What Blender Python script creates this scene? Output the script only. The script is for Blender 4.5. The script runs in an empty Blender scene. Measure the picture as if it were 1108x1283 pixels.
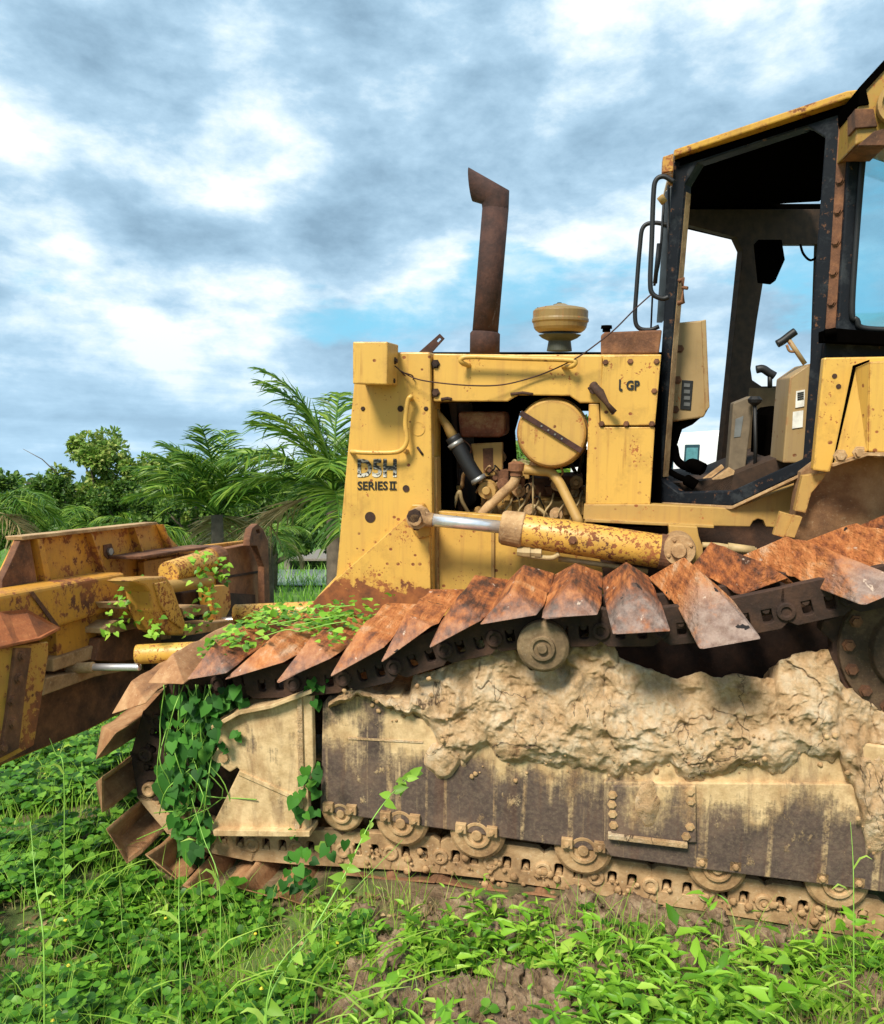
import bpy, bmesh, math, random
import numpy as np
from mathutils import Vector, Matrix, noise
random.seed(7); np.random.seed(7)
sc = bpy.context.scene
COL = sc.collection
# ------------------------------------------------------------------ frames
F, CX, CY = 1000.0, 554.0, 641.5
CAM = Vector((0, 0, 1.6))
def ray(px, py): return Vector(((px-CX)/F, 1, (CY-py)/F))
def at(px, py, Y): return CAM + ray(px, py)*Y            # a world point at depth Y
_v = Vector((211, 1000, 136)).normalized()                 # machine lateral axis (away from the viewer)
_u = Vector((-4862, 1000, 190)).normalized()               # forward
_u = (_u - _v*_u.dot(_v)).normalized()
_r = -_u; _w = _r.cross(_v)
ORG = at(554, 1090, 3.1)
M = Matrix.Translation(ORG) @ Matrix((_r, _v, _w)).transposed().to_4x4()
MI = M.inverted()
C0 = MI @ CAM
def L(px, py, v):                                          # pixel -> machine-local point on lateral plane v
    d = MI.to_3x3() @ ray(px, py)
    return C0 + d*((v-C0.y)/d.y)
def onplane(p0, n):
    def f(px, py):
        d = MI.to_3x3() @ ray(px, py)
        return C0 + d*((p0-C0).dot(n)/d.dot(n))
    return f
def W2L(p): return MI @ p
# ------------------------------------------------------------------ mesh builder
class MB:
    def __init__(s): s.v = []; s.f = []; s.sm = []
    def add(s, vs, fs, smooth=False):
        o = len(s.v); s.v += [tuple(v) for v in vs]
        for f in fs: s.f.append(tuple(i+o for i in f)); s.sm.append(smooth)
        return s
    def prism(s, pts, ext, holes=None):
        pts = [Vector(p) for p in pts]; ext = Vector(ext); n = len(pts)
        if holes:
            bm = bmesh.new(); ed = []
            for loop in [pts]+[[Vector(q) for q in h] for h in holes]:
                vv = [bm.verts.new(p) for p in loop]
                ed += [bm.edges.new((vv[i], vv[(i+1) % len(vv)])) for i in range(len(vv))]
            bmesh.ops.triangle_fill(bm, use_beauty=True, edges=ed)
            bm.verts.index_update(); base = len(bm.verts)
            vs = [v.co.copy() for v in bm.verts]; fs = [tuple(v.index for v in f.verts) for f in bm.faces]
            vs2 = [v+ext for v in vs]
            allf = list(fs)+[tuple(base+i for i in reversed(f)) for f in fs]
            for e in ed:
                a, b = e.verts[0].index, e.verts[1].index
                allf.append((a, b, base+b, base+a))
            s.add(vs+vs2, allf); bm.free(); return s
        fs = [tuple(range(n)), tuple(range(2*n-1, n-1, -1))]
        fs += [(i, n+i, n+(i+1) % n, (i+1) % n) for i in range(n)]
        return s.add(pts+[p+ext for p in pts], fs)
    def tube(s, path, rad, n=12, caps=True):
        path = [Vector(p) for p in path]; m = len(path)
        if not hasattr(rad, '__len__'): rad = [rad]*m
        vs = []; up = None
        for i, p in enumerate(path):
            if i == 0: t = (path[1]-p).normalized()
            elif i == m-1: t = (p-path[i-1]).normalized()
            else: t = ((path[i+1]-p).normalized()+(p-path[i-1]).normalized()).normalized()
            if up is None:
                up = Vector((0, 0, 1)) if abs(t.z) < .9 else Vector((1, 0, 0))
            a = (up - t*up.dot(t)).normalized(); up = a; b = t.cross(a)
            for k in range(n):
                an = 2*math.pi*k/n
                vs.append(p+(a*math.cos(an)+b*math.sin(an))*rad[i])
        fs = [(i*n+k, i*n+(k+1) % n, (i+1)*n+(k+1) % n, (i+1)*n+k) for i in range(m-1) for k in range(n)]
        s.add(vs, fs, True)
        if caps:
            o = len(s.v)-len(vs)
            s.f.append(tuple(o+k for k in reversed(range(n)))); s.sm.append(False)
            s.f.append(tuple(o+(m-1)*n+k for k in range(n))); s.sm.append(False)
        return s
    def lathe(s, c, axis, prof, n=28):                    # prof: (distance along axis, radius)
        c = Vector(c); axis = Vector(axis).normalized()
        a = (Vector((1, 0, 0)) if abs(axis.x) < .9 else Vector((0, 1, 0))); a = (a-axis*a.dot(axis)).normalized(); b = axis.cross(a)
        vs = [c+axis*h+(a*math.cos(2*math.pi*k/n)+b*math.sin(2*math.pi*k/n))*max(r, 1e-4) for h, r in prof for k in range(n)]
        m = len(prof)
        for i in range(m-1):
            pass
        o = len(s.v); s.v += [tuple(v) for v in vs]
        for i in range(m-1):
            for k in range(n):
                s.f.append((o+i*n+k, o+i*n+(k+1) % n, o+(i+1)*n+(k+1) % n, o+(i+1)*n+k)); s.sm.append(False)
        s.f.append(tuple(o+k for k in reversed(range(n)))); s.sm.append(False)
        s.f.append(tuple(o+(m-1)*n+k for k in range(n))); s.sm.append(False)
        return s
    def box(s, lo, hi):
        x0, y0, z0 = lo; x1, y1, z1 = hi
        return s.prism([(x0, y0, z0), (x1, y0, z0), (x1, y0, z1), (x0, y0, z1)], (0, y1-y0, 0))
    def bolt(s, p, r=.013, h=.012, nrm=(0, -1, 0)):
        s.lathe(p, nrm, [(-.002, r*1.5), (h*.35, r*1.5), (h*.35, r), (h, r)], 6); return s
    def build(s, name, mat, parent=None, bevel=0, world=None, smooth=None, seg=2):
        me = bpy.data.meshes.new(name); me.from_pydata(s.v, [], s.f)
        me.polygons.foreach_set('use_smooth', s.sm if smooth is None else [smooth]*len(s.f))
        me.materials.append(mat)
        bm = bmesh.new(); bm.from_mesh(me); bmesh.ops.recalc_face_normals(bm, faces=bm.faces); bm.to_mesh(me); bm.free()
        o = bpy.data.objects.new(name, me); COL.objects.link(o)
        if parent: o.parent = parent
        if bevel:
            m = o.modifiers.new('bevel', 'BEVEL'); m.width = bevel; m.segments = seg; m.limit_method = 'ANGLE'; m.angle_limit = math.radians(40)
        return o
def tag(o, label=None, cat=None, group=None, kind=None):
    if label: o['label'] = label
    if cat: o['category'] = cat
    if group: o['group'] = group
    if kind: o['kind'] = kind
    return o
def empty(name, mw):
    o = bpy.data.objects.new(name, None); COL.objects.link(o); o.matrix_world = mw; o.empty_display_size = .2; return o
def spline(pts, n=8):                                      # Catmull-Rom
    P = [Vector(p) for p in pts]; P = [P[0]*2-P[1]]+P+[P[-1]*2-P[-2]]; out = []
    for i in range(1, len(P)-2):
        for k in range(n):
            t = k/n; a, b, c, d = P[i-1:i+3]
            out.append(.5*((2*b)+(c-a)*t+(2*a-5*b+4*c-d)*t*t+(3*b-a-3*c+d)*t**3))
    out.append(P[-2]); return out
# ------------------------------------------------------------------ materials
class NT:
    def __init__(s, name):
        s.m = bpy.data.materials.new(name); s.m.use_nodes = True; s.t = s.m.node_tree
        s.b = s.t.nodes['Principled BSDF']; s.o = s.t.nodes['Material Output']
        s.tc = s.t.nodes.new('ShaderNodeTexCoord')
    def n(s, typ, **kw):
        nd = s.t.nodes.new('ShaderNode'+typ)
        for k, v in kw.items(): setattr(nd, k, v)
        return nd
    def lk(s, a, b): s.t.links.new(a, b)
    def put(s, sock, v):
        if isinstance(v, bpy.types.NodeSocket): s.lk(v, sock)
        else: sock.default_value = v
    def map(s, scale=(1, 1, 1), loc=(0, 0, 0), src=None):
        nd = s.n('Mapping'); nd.inputs['Scale'].default_value = scale; nd.inputs['Location'].default_value = loc
        s.lk(src or s.tc.outputs['Object'], nd.inputs['Vector']); return nd.outputs[0]
    def noise(s, sc_, det=6, rough=.6, vec=None, dist=0):
        nd = s.n('TexNoise'); s.lk(vec or s.tc.outputs['Object'], nd.inputs['Vector'])
        nd.inputs['Scale'].default_value = sc_; nd.inputs['Detail'].default_value = det; nd.inputs['Roughness'].default_value = rough; nd.inputs['Distortion'].default_value = dist
        return nd.outputs['Fac']
    def voro(s, sc_, feat='F1', vec=None):
        nd = s.n('TexVoronoi', feature=feat); s.lk(vec or s.tc.outputs['Object'], nd.inputs['Vector']); nd.inputs['Scale'].default_value = sc_
        return nd.outputs['Distance']
    def math(s, op, a, b=0.0, c=None, clamp=False):
        nd = s.n('Math', operation=op, use_clamp=clamp); s.put(nd.inputs[0], a); s.put(nd.inputs[1], b)
        if c is not None: s.put(nd.inputs[2], c)
        return nd.outputs[0]
    def rng(s, v, a, b, c=0.0, d=1.0, smooth=False):
        nd = s.n('MapRange'); nd.clamp = True
        if smooth: nd.interpolation_type = 'SMOOTHSTEP'
        s.put(nd.inputs[0], v)
        for i, x in enumerate((a, b, c, d)): s.put(nd.inputs[i+1], x)
        return nd.outputs[0]
    def mix(s, f, a, b):
        nd = s.n('Mix', data_type='RGBA'); s.put(nd.inputs[0], f)
        for i, x in ((6, a), (7, b)):
            s.put(nd.inputs[i], x if isinstance(x, bpy.types.NodeSocket) else (*x, 1))
        return nd.outputs[2]
    def ramp(s, f, stops):
        nd = s.n('ValToRGB'); s.lk(f, nd.inputs[0]); e = nd.color_ramp.elements
        while len(e) < len(stops): e.new(.5)
        for i, (p, c) in enumerate(stops): e[i].position = p; e[i].color = (*c, 1)
        return nd.outputs[0]
    def sep(s, v=None):
        nd = s.n('SeparateXYZ'); s.lk(v or s.tc.outputs['Object'], nd.inputs[0]); return nd.outputs
    def fin(s, col, rough=.6, metal=0.0, bump=None, bs=.5, bd=.01, spec=None):
        s.put(s.b.inputs['Base Color'], col if isinstance(col, bpy.types.NodeSocket) else (*col, 1))
        s.put(s.b.inputs['Roughness'], rough); s.put(s.b.inputs['Metallic'], metal)
        if spec is not None: s.b.inputs['Specular IOR Level'].default_value = spec
        if bump is not None:
            nd = s.n('Bump'); nd.inputs['Strength'].default_value = bs; nd.inputs['Distance'].default_value = bd
            s.lk(bump, nd.inputs['Height']); s.lk(nd.outputs[0], s.b.inputs['Normal'])
        return s.m
def rustcol(g, a=(.07, .028, .014), b=(.26, .085, .025), c=(.42, .15, .04), sc_=9):
    return g.ramp(g.noise(sc_, 8, .7), [(.3, a), (.52, b), (.72, c)])
def m_paint(name, base=(.67, .395, .078), amt=.0, fine=.0, zrust=None, zk=2.5, rough=.42, dirt=.35, edge=0.0, speck=0.0):
    g = NT(name)
    n1 = g.noise(3.2, 8, .62); n2 = g.noise(26, 6, .65); n3 = g.noise(85, 3, .6)
    f = g.math('ADD', g.math('MULTIPLY', n1, .55), g.math('MULTIPLY', n2, .45))
    th = .66-amt
    if zrust is not None:
        z = g.sep()[2]
        f = g.math('ADD', f, g.math('MULTIPLY', g.math('MAXIMUM', g.math('SUBTRACT', zrust, z), 0.0), zk))
    mk = g.rng(f, th, th+.018)
    # small chips
    f2 = g.math('ADD', g.math('MULTIPLY', n3, .5), g.math('MULTIPLY', g.noise(9, 4), .5))
    mk2 = g.rng(f2, .63-fine, .65-fine)
    # worn edges: where the rounded and the flat normal part ways
    bv = g.n('Bevel'); bv.samples = 4; bv.inputs['Radius'].default_value = .016 if not edge else .03; ge = g.n('NewGeometry')
    dt = g.n('VectorMath', operation='DOT_PRODUCT'); g.lk(bv.outputs[0], dt.inputs[0]); g.lk(ge.outputs['Normal'], dt.inputs[1])
    ed = g.math('MULTIPLY', g.rng(dt.outputs['Value'], .995, .86), g.rng(g.noise(13, 6, .7), .5-edge, .58-edge))
    dots = g.math('MULTIPLY', g.rng(g.voro(16, 'F1', g.map((1, 1, 1.2), (3, 3, 3))), .17, .13), g.rng(g.noise(5, 4), .5, .56))
    dots2 = g.rng(g.math('ADD', g.math('MULTIPLY', g.noise(55, 4, .7), .8), g.math('MULTIPLY', g.noise(12, 3), .2)), .6-speck, .62-speck) if speck else 0.0
    mask = g.math('MAXIMUM', g.math('MAXIMUM', mk, mk2), g.math('MAXIMUM', g.math('MAXIMUM', ed, dots), dots2))
    d = g.rng(g.noise(1.6, 7, .65, g.map((1, 1, .6))), .35, .75)
    fresh = g.mix(g.math('MULTIPLY', d, dirt), base, (base[0]*.62, base[1]*.62, base[2]*1.0))
    streak = g.rng(g.noise(1, 6, .6, g.map((34, 34, 1.3))), .52, .75)
    fresh = g.mix(g.math('MULTIPLY', streak, .42), fresh, (base[0]*.55, base[1]*.42, base[2]*.8))
    drip = g.math('MULTIPLY', g.rng(g.noise(1, 7, .6, g.map((48, 48, 2.2), (2, 5, 1))), .58, .68), g.rng(g.noise(2.6, 5, .6, g.map((1, 1, 1), (4, 4, 4))), .5, .62))
    fresh = g.mix(g.math('MULTIPLY', drip, .6), fresh, (.3, .12, .03))
    grime = g.rng(g.noise(7, 9, .72, g.map((1, 1, 1), (8, 1, 3))), .52, .72)
    fresh = g.mix(g.math('MULTIPLY', grime, .5), fresh, (.3, .17, .045))
    halo = g.rng(f, th-.05, th, 0, .5)
    fresh = g.mix(halo, fresh, (.42, .17, .035))
    col = g.mix(mask, fresh, rustcol(g))
    r = g.rng(mask, 0, 1, rough, .9)
    bump = g.math('ADD', g.math('MULTIPLY', mask, -.5), g.math('ADD', g.math('MULTIPLY', g.noise(60, 4), .25), g.math('MULTIPLY', g.noise(2.2, 3), 2.5)))
    return g.fin(col, r, 0, bump, .35, .004)
def m_rust(name, a, b, c, sc_=7, rough=.85, bs=.6, streak=0):
    g = NT(name); n = g.noise(sc_, 10, .72)
    if streak: n = g.math('ADD', g.math('MULTIPLY', n, .6), g.math('MULTIPLY', g.noise(2, 7, .6, g.map((9, 1.2, 9))), .4))
    col = g.ramp(n, [(.32, a), (.5, b), (.68, c)])
    sp = g.rng(g.noise(70, 5, .7), .58, .72)
    col = g.mix(g.math('MULTIPLY', sp, .45), col, (c[0]*1.25, c[1]*1.5, c[2]*1.9))
    return g.fin(col, rough, 0, g.math('ADD', g.noise(45, 6, .7), g.noise(6, 4)), bs, .006)
YEL = m_paint('yellow_paint', amt=-.005, fine=.015)
YELR = m_paint('yellow_paint_chipped', amt=.09, fine=.05, base=(.58, .31, .045), dirt=.7)
YELC = m_paint('yellow_paint_flaking', amt=.01, fine=.02, base=(.64, .36, .06), speck=.075)
YELB = m_paint('yellow_blade_paint', amt=.11, fine=.04, base=(.62, .29, .03), rough=.6, dirt=.6)
YELD = m_paint('dirty_yellow_paint', amt=.03, fine=0, base=(.47, .28, .07), rough=.6, dirt=.6)
TAN = m_paint('tan_cab_paint', amt=-.01, fine=0, base=(.36, .24, .1), rough=.55)
RUSTO = m_rust('orange_rust', (.13, .04, .015), (.36, .105, .028), (.52, .19, .06), 6, streak=1)
RUSTB = m_rust('brown_rust', (.045, .02, .012), (.15, .062, .028), (.3, .13, .055), 7)
RUSTD = m_rust('dark_rust', (.012, .006, .004), (.04, .018, .01), (.09, .04, .02), 6)
RUSTM = m_rust('muddy_rust', (.17, .09, .04), (.4, .24, .11), (.58, .39, .2), 7)
STACKM = m_rust('exhaust_rust', (.018, .008, .006), (.045, .018, .013), (.085, .034, .022), 12)
def simple(name, col, rough=.5, metal=0, var=.25, sc_=20, bs=.2):
    g = NT(name); n = g.noise(sc_, 6, .6)
    c = g.mix(g.rng(n, .3, .7), tuple(x*(1-var) for x in col), tuple(min(1, x*(1+var)) for x in col))
    return g.fin(c, rough, metal, n, bs, .003)
BLK = simple('black_rubber', (.007, .007, .008), .55)
DARK = simple('dark_interior', (.0015, .0012, .001), 1.0)  # near-black colour carrying the deep interior shade; also used for black parts
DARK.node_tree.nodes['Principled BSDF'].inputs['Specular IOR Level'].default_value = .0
NAVY = None
g = NT('worn_black_frame'); k = g.rng(g.noise(9, 8, .7), .52, .62); k2 = g.rng(g.noise(30, 6, .7), .6, .66)
col = g.mix(g.math('MULTIPLY', k, .7), (.006, .008, .012), (.035, .04, .045)); col = g.mix(k2, col, (.13, .06, .03))
FRM = g.fin(col, .6, 0, g.noise(60, 4), .3, .003, .2)
CHR = simple('chrome_rod', (.78, .79, .82), .3, .75, .1, 30, .05)
STEEL = simple('grey_steel', (.3, .3, .29), .45, .7)
HOSE = simple('pale_hose', (.42, .3, .14), .6)
WHT = simple('white_truck_paint', (.8, .8, .8), .3, 0, .04)
# track frame: dark brown steel with tan mud runs
def m_frame(name, ztop, zmid, dense=0.0):
    g = NT(name); z = g.sep()[2]
    base = g.ramp(g.noise(5, 9, .7), [(.3, (.045, .03, .025)), (.5, (.095, .062, .048)), (.7, (.17, .105, .07))])
    dust = g.rng(g.noise(60, 6, .75), .45, .7)
    base = g.mix(g.math('MULTIPLY', dust, .4), base, (.27, .2, .13))
    st = g.noise(1, 9, .68, g.map((15, 8, 1.7), (3, 0, 0)), .5)
    blot = g.noise(4.5, 9, .68)
    h = g.rng(z, zmid, ztop, -.12, .24)
    sep_ = g.sep()
    xr = g.rng(sep_[0], -.55, .1, -.13, 0.0) if 'guard' not in name else 0.0
    fs_ = g.noise(1, 8, .7, g.map((75, 20, 2.6), (1, 0, 4)), .2)
    f = g.math('ADD', g.math('ADD', g.math('ADD', g.math('MULTIPLY', st, .34), g.math('MULTIPLY', fs_, .12)), g.math('ADD', g.math('MULTIPLY', blot, .6), xr)), h)
    mk = g.rng(f, .585-dense, .70-dense)
    br = g.rng(g.noise(70, 6, .8), .42, .58)
    mk = g.math('MULTIPLY', mk, g.rng(mk, 0, 1, br, 1.0))
    runs = g.math('MULTIPLY', g.rng(g.noise(1, 5, .5, g.map((26, 8, .45), (7, 3, 2)), .4), .575, .66), g.rng(g.noise(30, 6, .8), .38, .55))
    spl = g.math('MULTIPLY', g.rng(g.noise(11, 8, .75, g.map((1, 1, .7), (2, 8, 5))), .6, .66), .8)
    mk = g.math('MAXIMUM', mk, g.math('MAXIMUM', g.math('MULTIPLY', runs, .75), spl))
    mud = g.ramp(g.noise(14, 8, .7), [(.3, (.42, .27, .12)), (.6, (.7, .5, .27))])
    mud = g.mix(g.math('MULTIPLY', g.rng(g.noise(3.2, 9, .72, g.map((1.6, 1, .7), (5, 5, 2))), .48, .62), .75), mud, (.34, .185, .08))
    mud = g.mix(g.math('MULTIPLY', g.rng(g.noise(1, 8, .7, g.map((11, 8, 2.4), (4, 1, 7)), .6), .52, .64), .55), mud, (.2, .115, .06))
    rs = g.rng(g.noise(1, 6, .6, g.map((12, 8, 1.0), (9, 2, 0))), .55, .7)
    base = g.mix(g.math('MULTIPLY', rs, .45), base, (.12, .045, .02))
    col = g.mix(mk, base, mud)
    return g.fin(col, .9, 0, g.math('ADD', g.math('MULTIPLY', mk, .8), g.noise(50, 6, .7)), .6, .006)
g = NT('dried_mud'); n = g.noise(5, 10, .72)
vec = g.n('VectorMath', operation='ADD'); g.lk(g.tc.outputs['Object'], vec.inputs[0])
nn = g.n('TexNoise'); nn.inputs['Scale'].default_value = 5; g.lk(g.tc.outputs['Object'], nn.inputs['Vector'])
sc2 = g.n('VectorMath', operation='SCALE'); g.lk(nn.outputs['Color'], sc2.inputs[0]); sc2.inputs['Scale'].default_value = .25; g.lk(sc2.outputs[0], vec.inputs[1])
crk = g.rng(g.voro(4.5, 'DISTANCE_TO_EDGE', vec.outputs[0]), 0, .035)
crk2 = g.rng(g.voro(17, 'DISTANCE_TO_EDGE', vec.outputs[0]), 0, .05)
col = g.ramp(g.math('ADD', g.math('MULTIPLY', n, .55), g.math('MULTIPLY', g.noise(21, 9, .75), .45)), [(.36, (.33, .18, .085)), (.43, (.64, .405, .2)), (.51, (.84, .575, .32)), (.6, (.95, .76, .52))])
col = g.mix(g.math('MULTIPLY', g.rng(g.noise(2.3, 5), .55, .68), .5), col, (.5, .26, .1))
col = g.mix(g.rng(g.noise(3.5, 8, .75, g.map((1, 1, 1), (5, 3, 8))), .55, .66, 0, .7), col, (.3, .24, .17))
r_1 = g.math('ABSOLUTE', g.math('SUBTRACT', g.noise(2.1, 6, .55, g.map((1.4, .3, 1), (3, 1, 6)), .6), .5))
col = g.mix(g.math('MULTIPLY', g.rng(r_1, .0, .006, 1, 0), g.rng(g.noise(1.8, 3), .42, .5)), col, (.1, .055, .03))
col = g.mix(g.math('MULTIPLY', g.rng(g.noise(55, 8, .8), .56, .7), .55), col, (.3, .19, .1))
hh = g.math('ADD', g.math('MULTIPLY', g.noise(14, 8, .7), 1.6), g.math('MULTIPLY', g.noise(42, 10, .8), 1.4))
MUD = g.fin(col, .95, 0, hh, .9, .024)
def m_leaf(name, stops, trans=.35, rough=.45, sc_=2.0):
    g = NT(name); gi = g.n('NewGeometry'); r = gi.outputs['Random Per Island']
    f = g.math('ADD', g.math('MULTIPLY', r, .65), g.math('MULTIPLY', g.noise(sc_, 3), .35))
    col = g.ramp(f, stops)
    g.fin(col, rough, spec=.35)
    tr = g.n('BsdfTranslucent'); g.lk(col, tr.inputs[0]); mx = g.n('MixShader'); mx.inputs[0].default_value = trans
    g.lk(g.b.outputs[0], mx.inputs[1]); g.lk(tr.outputs[0], mx.inputs[2]); g.lk(mx.outputs[0], g.o.inputs[0]); return g.m
LEAFW = m_leaf('weed_leaf', [(.15, (.05, .15, .01)), (.45, (.16, .37, .02)), (.75, (.3, .52, .05)), (.95, (.5, .58, .12))], .25)
LEAFC = m_leaf('cover_leaf', [(.2, (.03, .11, .01)), (.5, (.085, .25, .018)), (.8, (.21, .43, .045))])
LEAFV = m_leaf('vine_leaf', [(.2, (.018, .085, .01)), (.5, (.04, .17, .014)), (.78, (.085, .28, .025)), (.9, (.28, .36, .05))], .35, .65)
GRASS = m_leaf('grass_blade', [(.15, (.13, .26, .02)), (.5, (.25, .46, .04)), (.75, (.42, .6, .1)), (.95, (.5, .45, .2))])
DRYG = m_leaf('dry_grass', [(.2, (.28, .2, .09)), (.8, (.5, .4, .2))])
PALM = m_leaf('palm_leaf', [(.15, (.03, .095, .01)), (.5, (.1, .22, .02)), (.85, (.3, .42, .05))], .3, .4)
PALMY = m_leaf('palm_leaf_young', [(.15, (.05, .13, .015)), (.5, (.12, .26, .03)), (.85, (.3, .4, .06))], .3, .4)
TREEL = m_leaf('tree_leaf_light', [(.15, (.08, .17, .02)), (.5, (.2, .33, .045)), (.85, (.42, .45, .12))])
TREED = m_leaf('tree_leaf_dark', [(.15, (.03, .075, .01)), (.5, (.075, .16, .02)), (.85, (.17, .27, .04))])
BARK = simple('bark', (.13, .1, .07), .9, 0, .4, 12, .8)
FLOW = simple('yellow_flower', (.75, .6, .05), .6)
g = NT('soil'); n = g.noise(1.3, 10, .7)
col = g.ramp(g.noise(7, 10, .75), [(.3, (.07, .045, .025)), (.5, (.19, .12, .065)), (.7, (.38, .27, .16))])
gr = g.rng(n, .42, .56); dist = g.rng(g.math('ABSOLUTE', g.sep()[1]), 5, 9)
col = g.mix(g.math('MAXIMUM', g.math('MULTIPLY', gr, .8), dist), col, g.mix(g.rng(g.noise(3, 8, .7), .4, .6), (.06, .13, .02), (.12, .24, .035)))
SOIL = g.fin(col, .95, 0, g.noise(18, 10, .75), .8, .03)

# ================================================================== BULLDOZER
doz = empty('bulldozer', M)
tag(doz, 'rusty yellow tracked bulldozer with open black-framed cab, mud-caked track frame and raised front blade', 'bulldozer')
def plate(name, px, v, t, mat, bevel=.004, holes=None, parent=None, build=True, mb=None):
    mb = mb or MB()
    mb.prism([L(x, y, v) for x, y in px], (0, t, 0), [[L(x, y, v) for x, y in h] for h in holes] if holes else None)
    return mb.build(name, mat, parent or doz, bevel) if build else mb
HV = .95
# nose (radiator guard housing)
NOSEM = m_paint('nose_paint', amt=-.01, fine=.012)
nose = plate('nose_side_panel', [(447, 441), (539, 441), (541, 560), (543, 800), (360, 800), (398, 747), (421, 722)], HV-.03, 1.12, NOSEM, .008)
zr = L(470, 742, HV).z
LOWM = m_paint('nose_lower_paint', amt=.02, fine=.045, zrust=zr+.13, zk=2.0)
gus = plate('lower_side_plate', [(512, 645), (538, 652), (541, 810), (352, 810), (372, 778), (398, 748), (420, 727)], HV-.055, .03, LOWM, .004)
b = MB()
for x, y in ((509, 537), (455, 512), (534, 512)): b.bolt(L(x, y, HV-.03), .008, .006)
b.lathe(L(464, 648, HV-.031), (0, -1, 0), [(0, .027), (.002, .027)], 20)
b.lathe(L(502, 512, HV-.031), (0, -1, 0), [(0, .015), (.002, .015)], 14)
b.lathe(L(509, 612, HV-.031), (0, -1, 0), [(0, .017), (.003, .017)], 14)
for (x0, y0, x1, y1) in ((523, 560, 530, 570),):
    b.tube([L(x0, y0, HV-.031), L(x1, y1, HV-.031)], .006, 6)
b.build('bolt_and_hole_trim', RUSTD, nose)
MB().lathe(L(524, 537, HV-.03), (0, -1, 0), [(0, .034), (.003, .034), (.003, .030), (.001, .030)], 28).build('round_cover', NOSEM, nose)
lb = plate('lamp_box', [(442, 428), (486, 428), (485, 482), (442, 481)], HV-.03-.19, .19, YEL, .006)
q = L(464, 455, HV-.22); 
MB().bolt(L(495, 452, HV-.09)+Vector((.0, 0, 0)), .012, .012, (1, 0, 0)).bolt(L(492, 477, HV-.1), .012, .012, (1, 0, 0)).build('bolt', RUSTD, lb)
b = MB(); b.tube(spline([L(515, 500, HV-.03), L(515, 497, HV-.08), L(511, 503, HV-.085), L(508, 530, HV-.085), L(510, 552, HV-.085), L(503, 564, HV-.085), L(488, 567, HV-.085), L(460, 567, HV-.085), L(443, 566, HV-.085), L(441, 566, HV-.03)], 6), .0115, 10)
b.lathe(L(510, 565, HV-.03), (0, -1, 0), [(0, .012), (.03, .012)], 10)
b.build('grab_handle', YEL, doz)
b = MB(); b.tube(spline([L(588, 458, HV), L(580, 455, HV-.05), L(578, 450, HV-.06), L(590, 447, HV-.06), L(650, 449, HV-.06), L(712, 451, HV-.06), L(721, 454, HV-.06), L(716, 459, HV-.05), L(706, 459, HV)], 6), .0115, 10)
b.build('hood_grab_rail', YEL, doz)
# hood band, with the notch over the air cleaner
hb = plate('hood_side_band', [(543, 443), (755, 445), (755, 505), (727, 505), (714, 496), (649, 495), (636, 503), (543, 503)], HV, .03, YEL, .006)
b = MB()
for x, y in ((546, 456), (546, 492)): b.bolt(L(x, y, HV), .015, .015)
b.build('bolt', RUSTD, hb)
b = MB(); b.tube([L(553, 500.5, HV-.002), L(561, 499, HV-.002), L(566, 500.5, HV-.002)], .008, 8); b.tube([L(640, 494, HV-.002), L(655, 492, HV-.002), L(668, 494, HV-.002)], .007, 8)
b.build('rust_scab', RUSTD, hb)
z1 = L(600, 443, HV).z; xa = L(543, 443, HV).x; xb = L(829, 444, HV).x
hood = MB().box((xa, HV+.006, z1-.028), (xb, 2.05, z1-.004)).build('hood_top', YEL, doz, .006)
# service panels
pu = plate('upper_service_panel', [(756, 446), (829, 444), (821, 533), (753, 533), (752, 506)], HV-.004, .03, YEL, .004)
pl = plate('lower_service_panel', [(738, 506), (751, 506), (752, 535), (821, 535), (815, 632), (734, 632)], HV, .03, YEL, .004)
b = MB()
for x, y in ((759, 454), (790, 453), (823, 453), (820, 490), (817, 531), (785, 531), (754, 531)): b.bolt(L(x, y, HV-.004), .0095, .009)
b.build('bolt', RUSTB, pu)
# latch
b = MB(); b.tube([L(742, 481, HV-.03), L(752, 492, HV-.05), L(761, 506, HV-.05), L(770, 517, HV-.045)], [.016, .022, .011, .016], 8)
b.lathe(L(745, 487, HV), (0, -1, 0), [(0, .026), (.04, .024)], 10); b.tube([L(738, 488, HV-.03), L(748, 480, HV-.04)], .01, 6)
b.build('hood_latch', RUSTD, pu)
# bottom rail
rail = plate('platform_rail', [(732, 632), (820, 632), (920, 637), (1000, 606), (997, 640), (990, 662), (960, 660), (957, 652), (950, 650), (944, 653), (940, 660), (894, 659), (731, 651)], HV-.01, .06, YELD, .004)
plate('platform_rail_lip', [(733, 650), (895, 658), (895, 662), (733, 654)], HV-.05, .05, YELD, .003)
# lower plate behind the cylinder
lp = plate('lower_body_plate', [(545, 640), (744, 655), (770, 800), (545, 810)], HV+.04, .05, YEL, .004)
b = MB(); b.prism([L(616, 655, HV+.04), L(620, 655, HV+.04), L(620, 790, HV+.04), L(616, 790, HV+.04)], (0, -.012, 0)); b.prism([L(545, 650, HV+.04), L(550, 650, HV+.04), L(551, 800, HV+.04), L(546, 800, HV+.04)], (0, -.012, 0))
b.build('weld_seam', YELD, lp)
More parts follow.
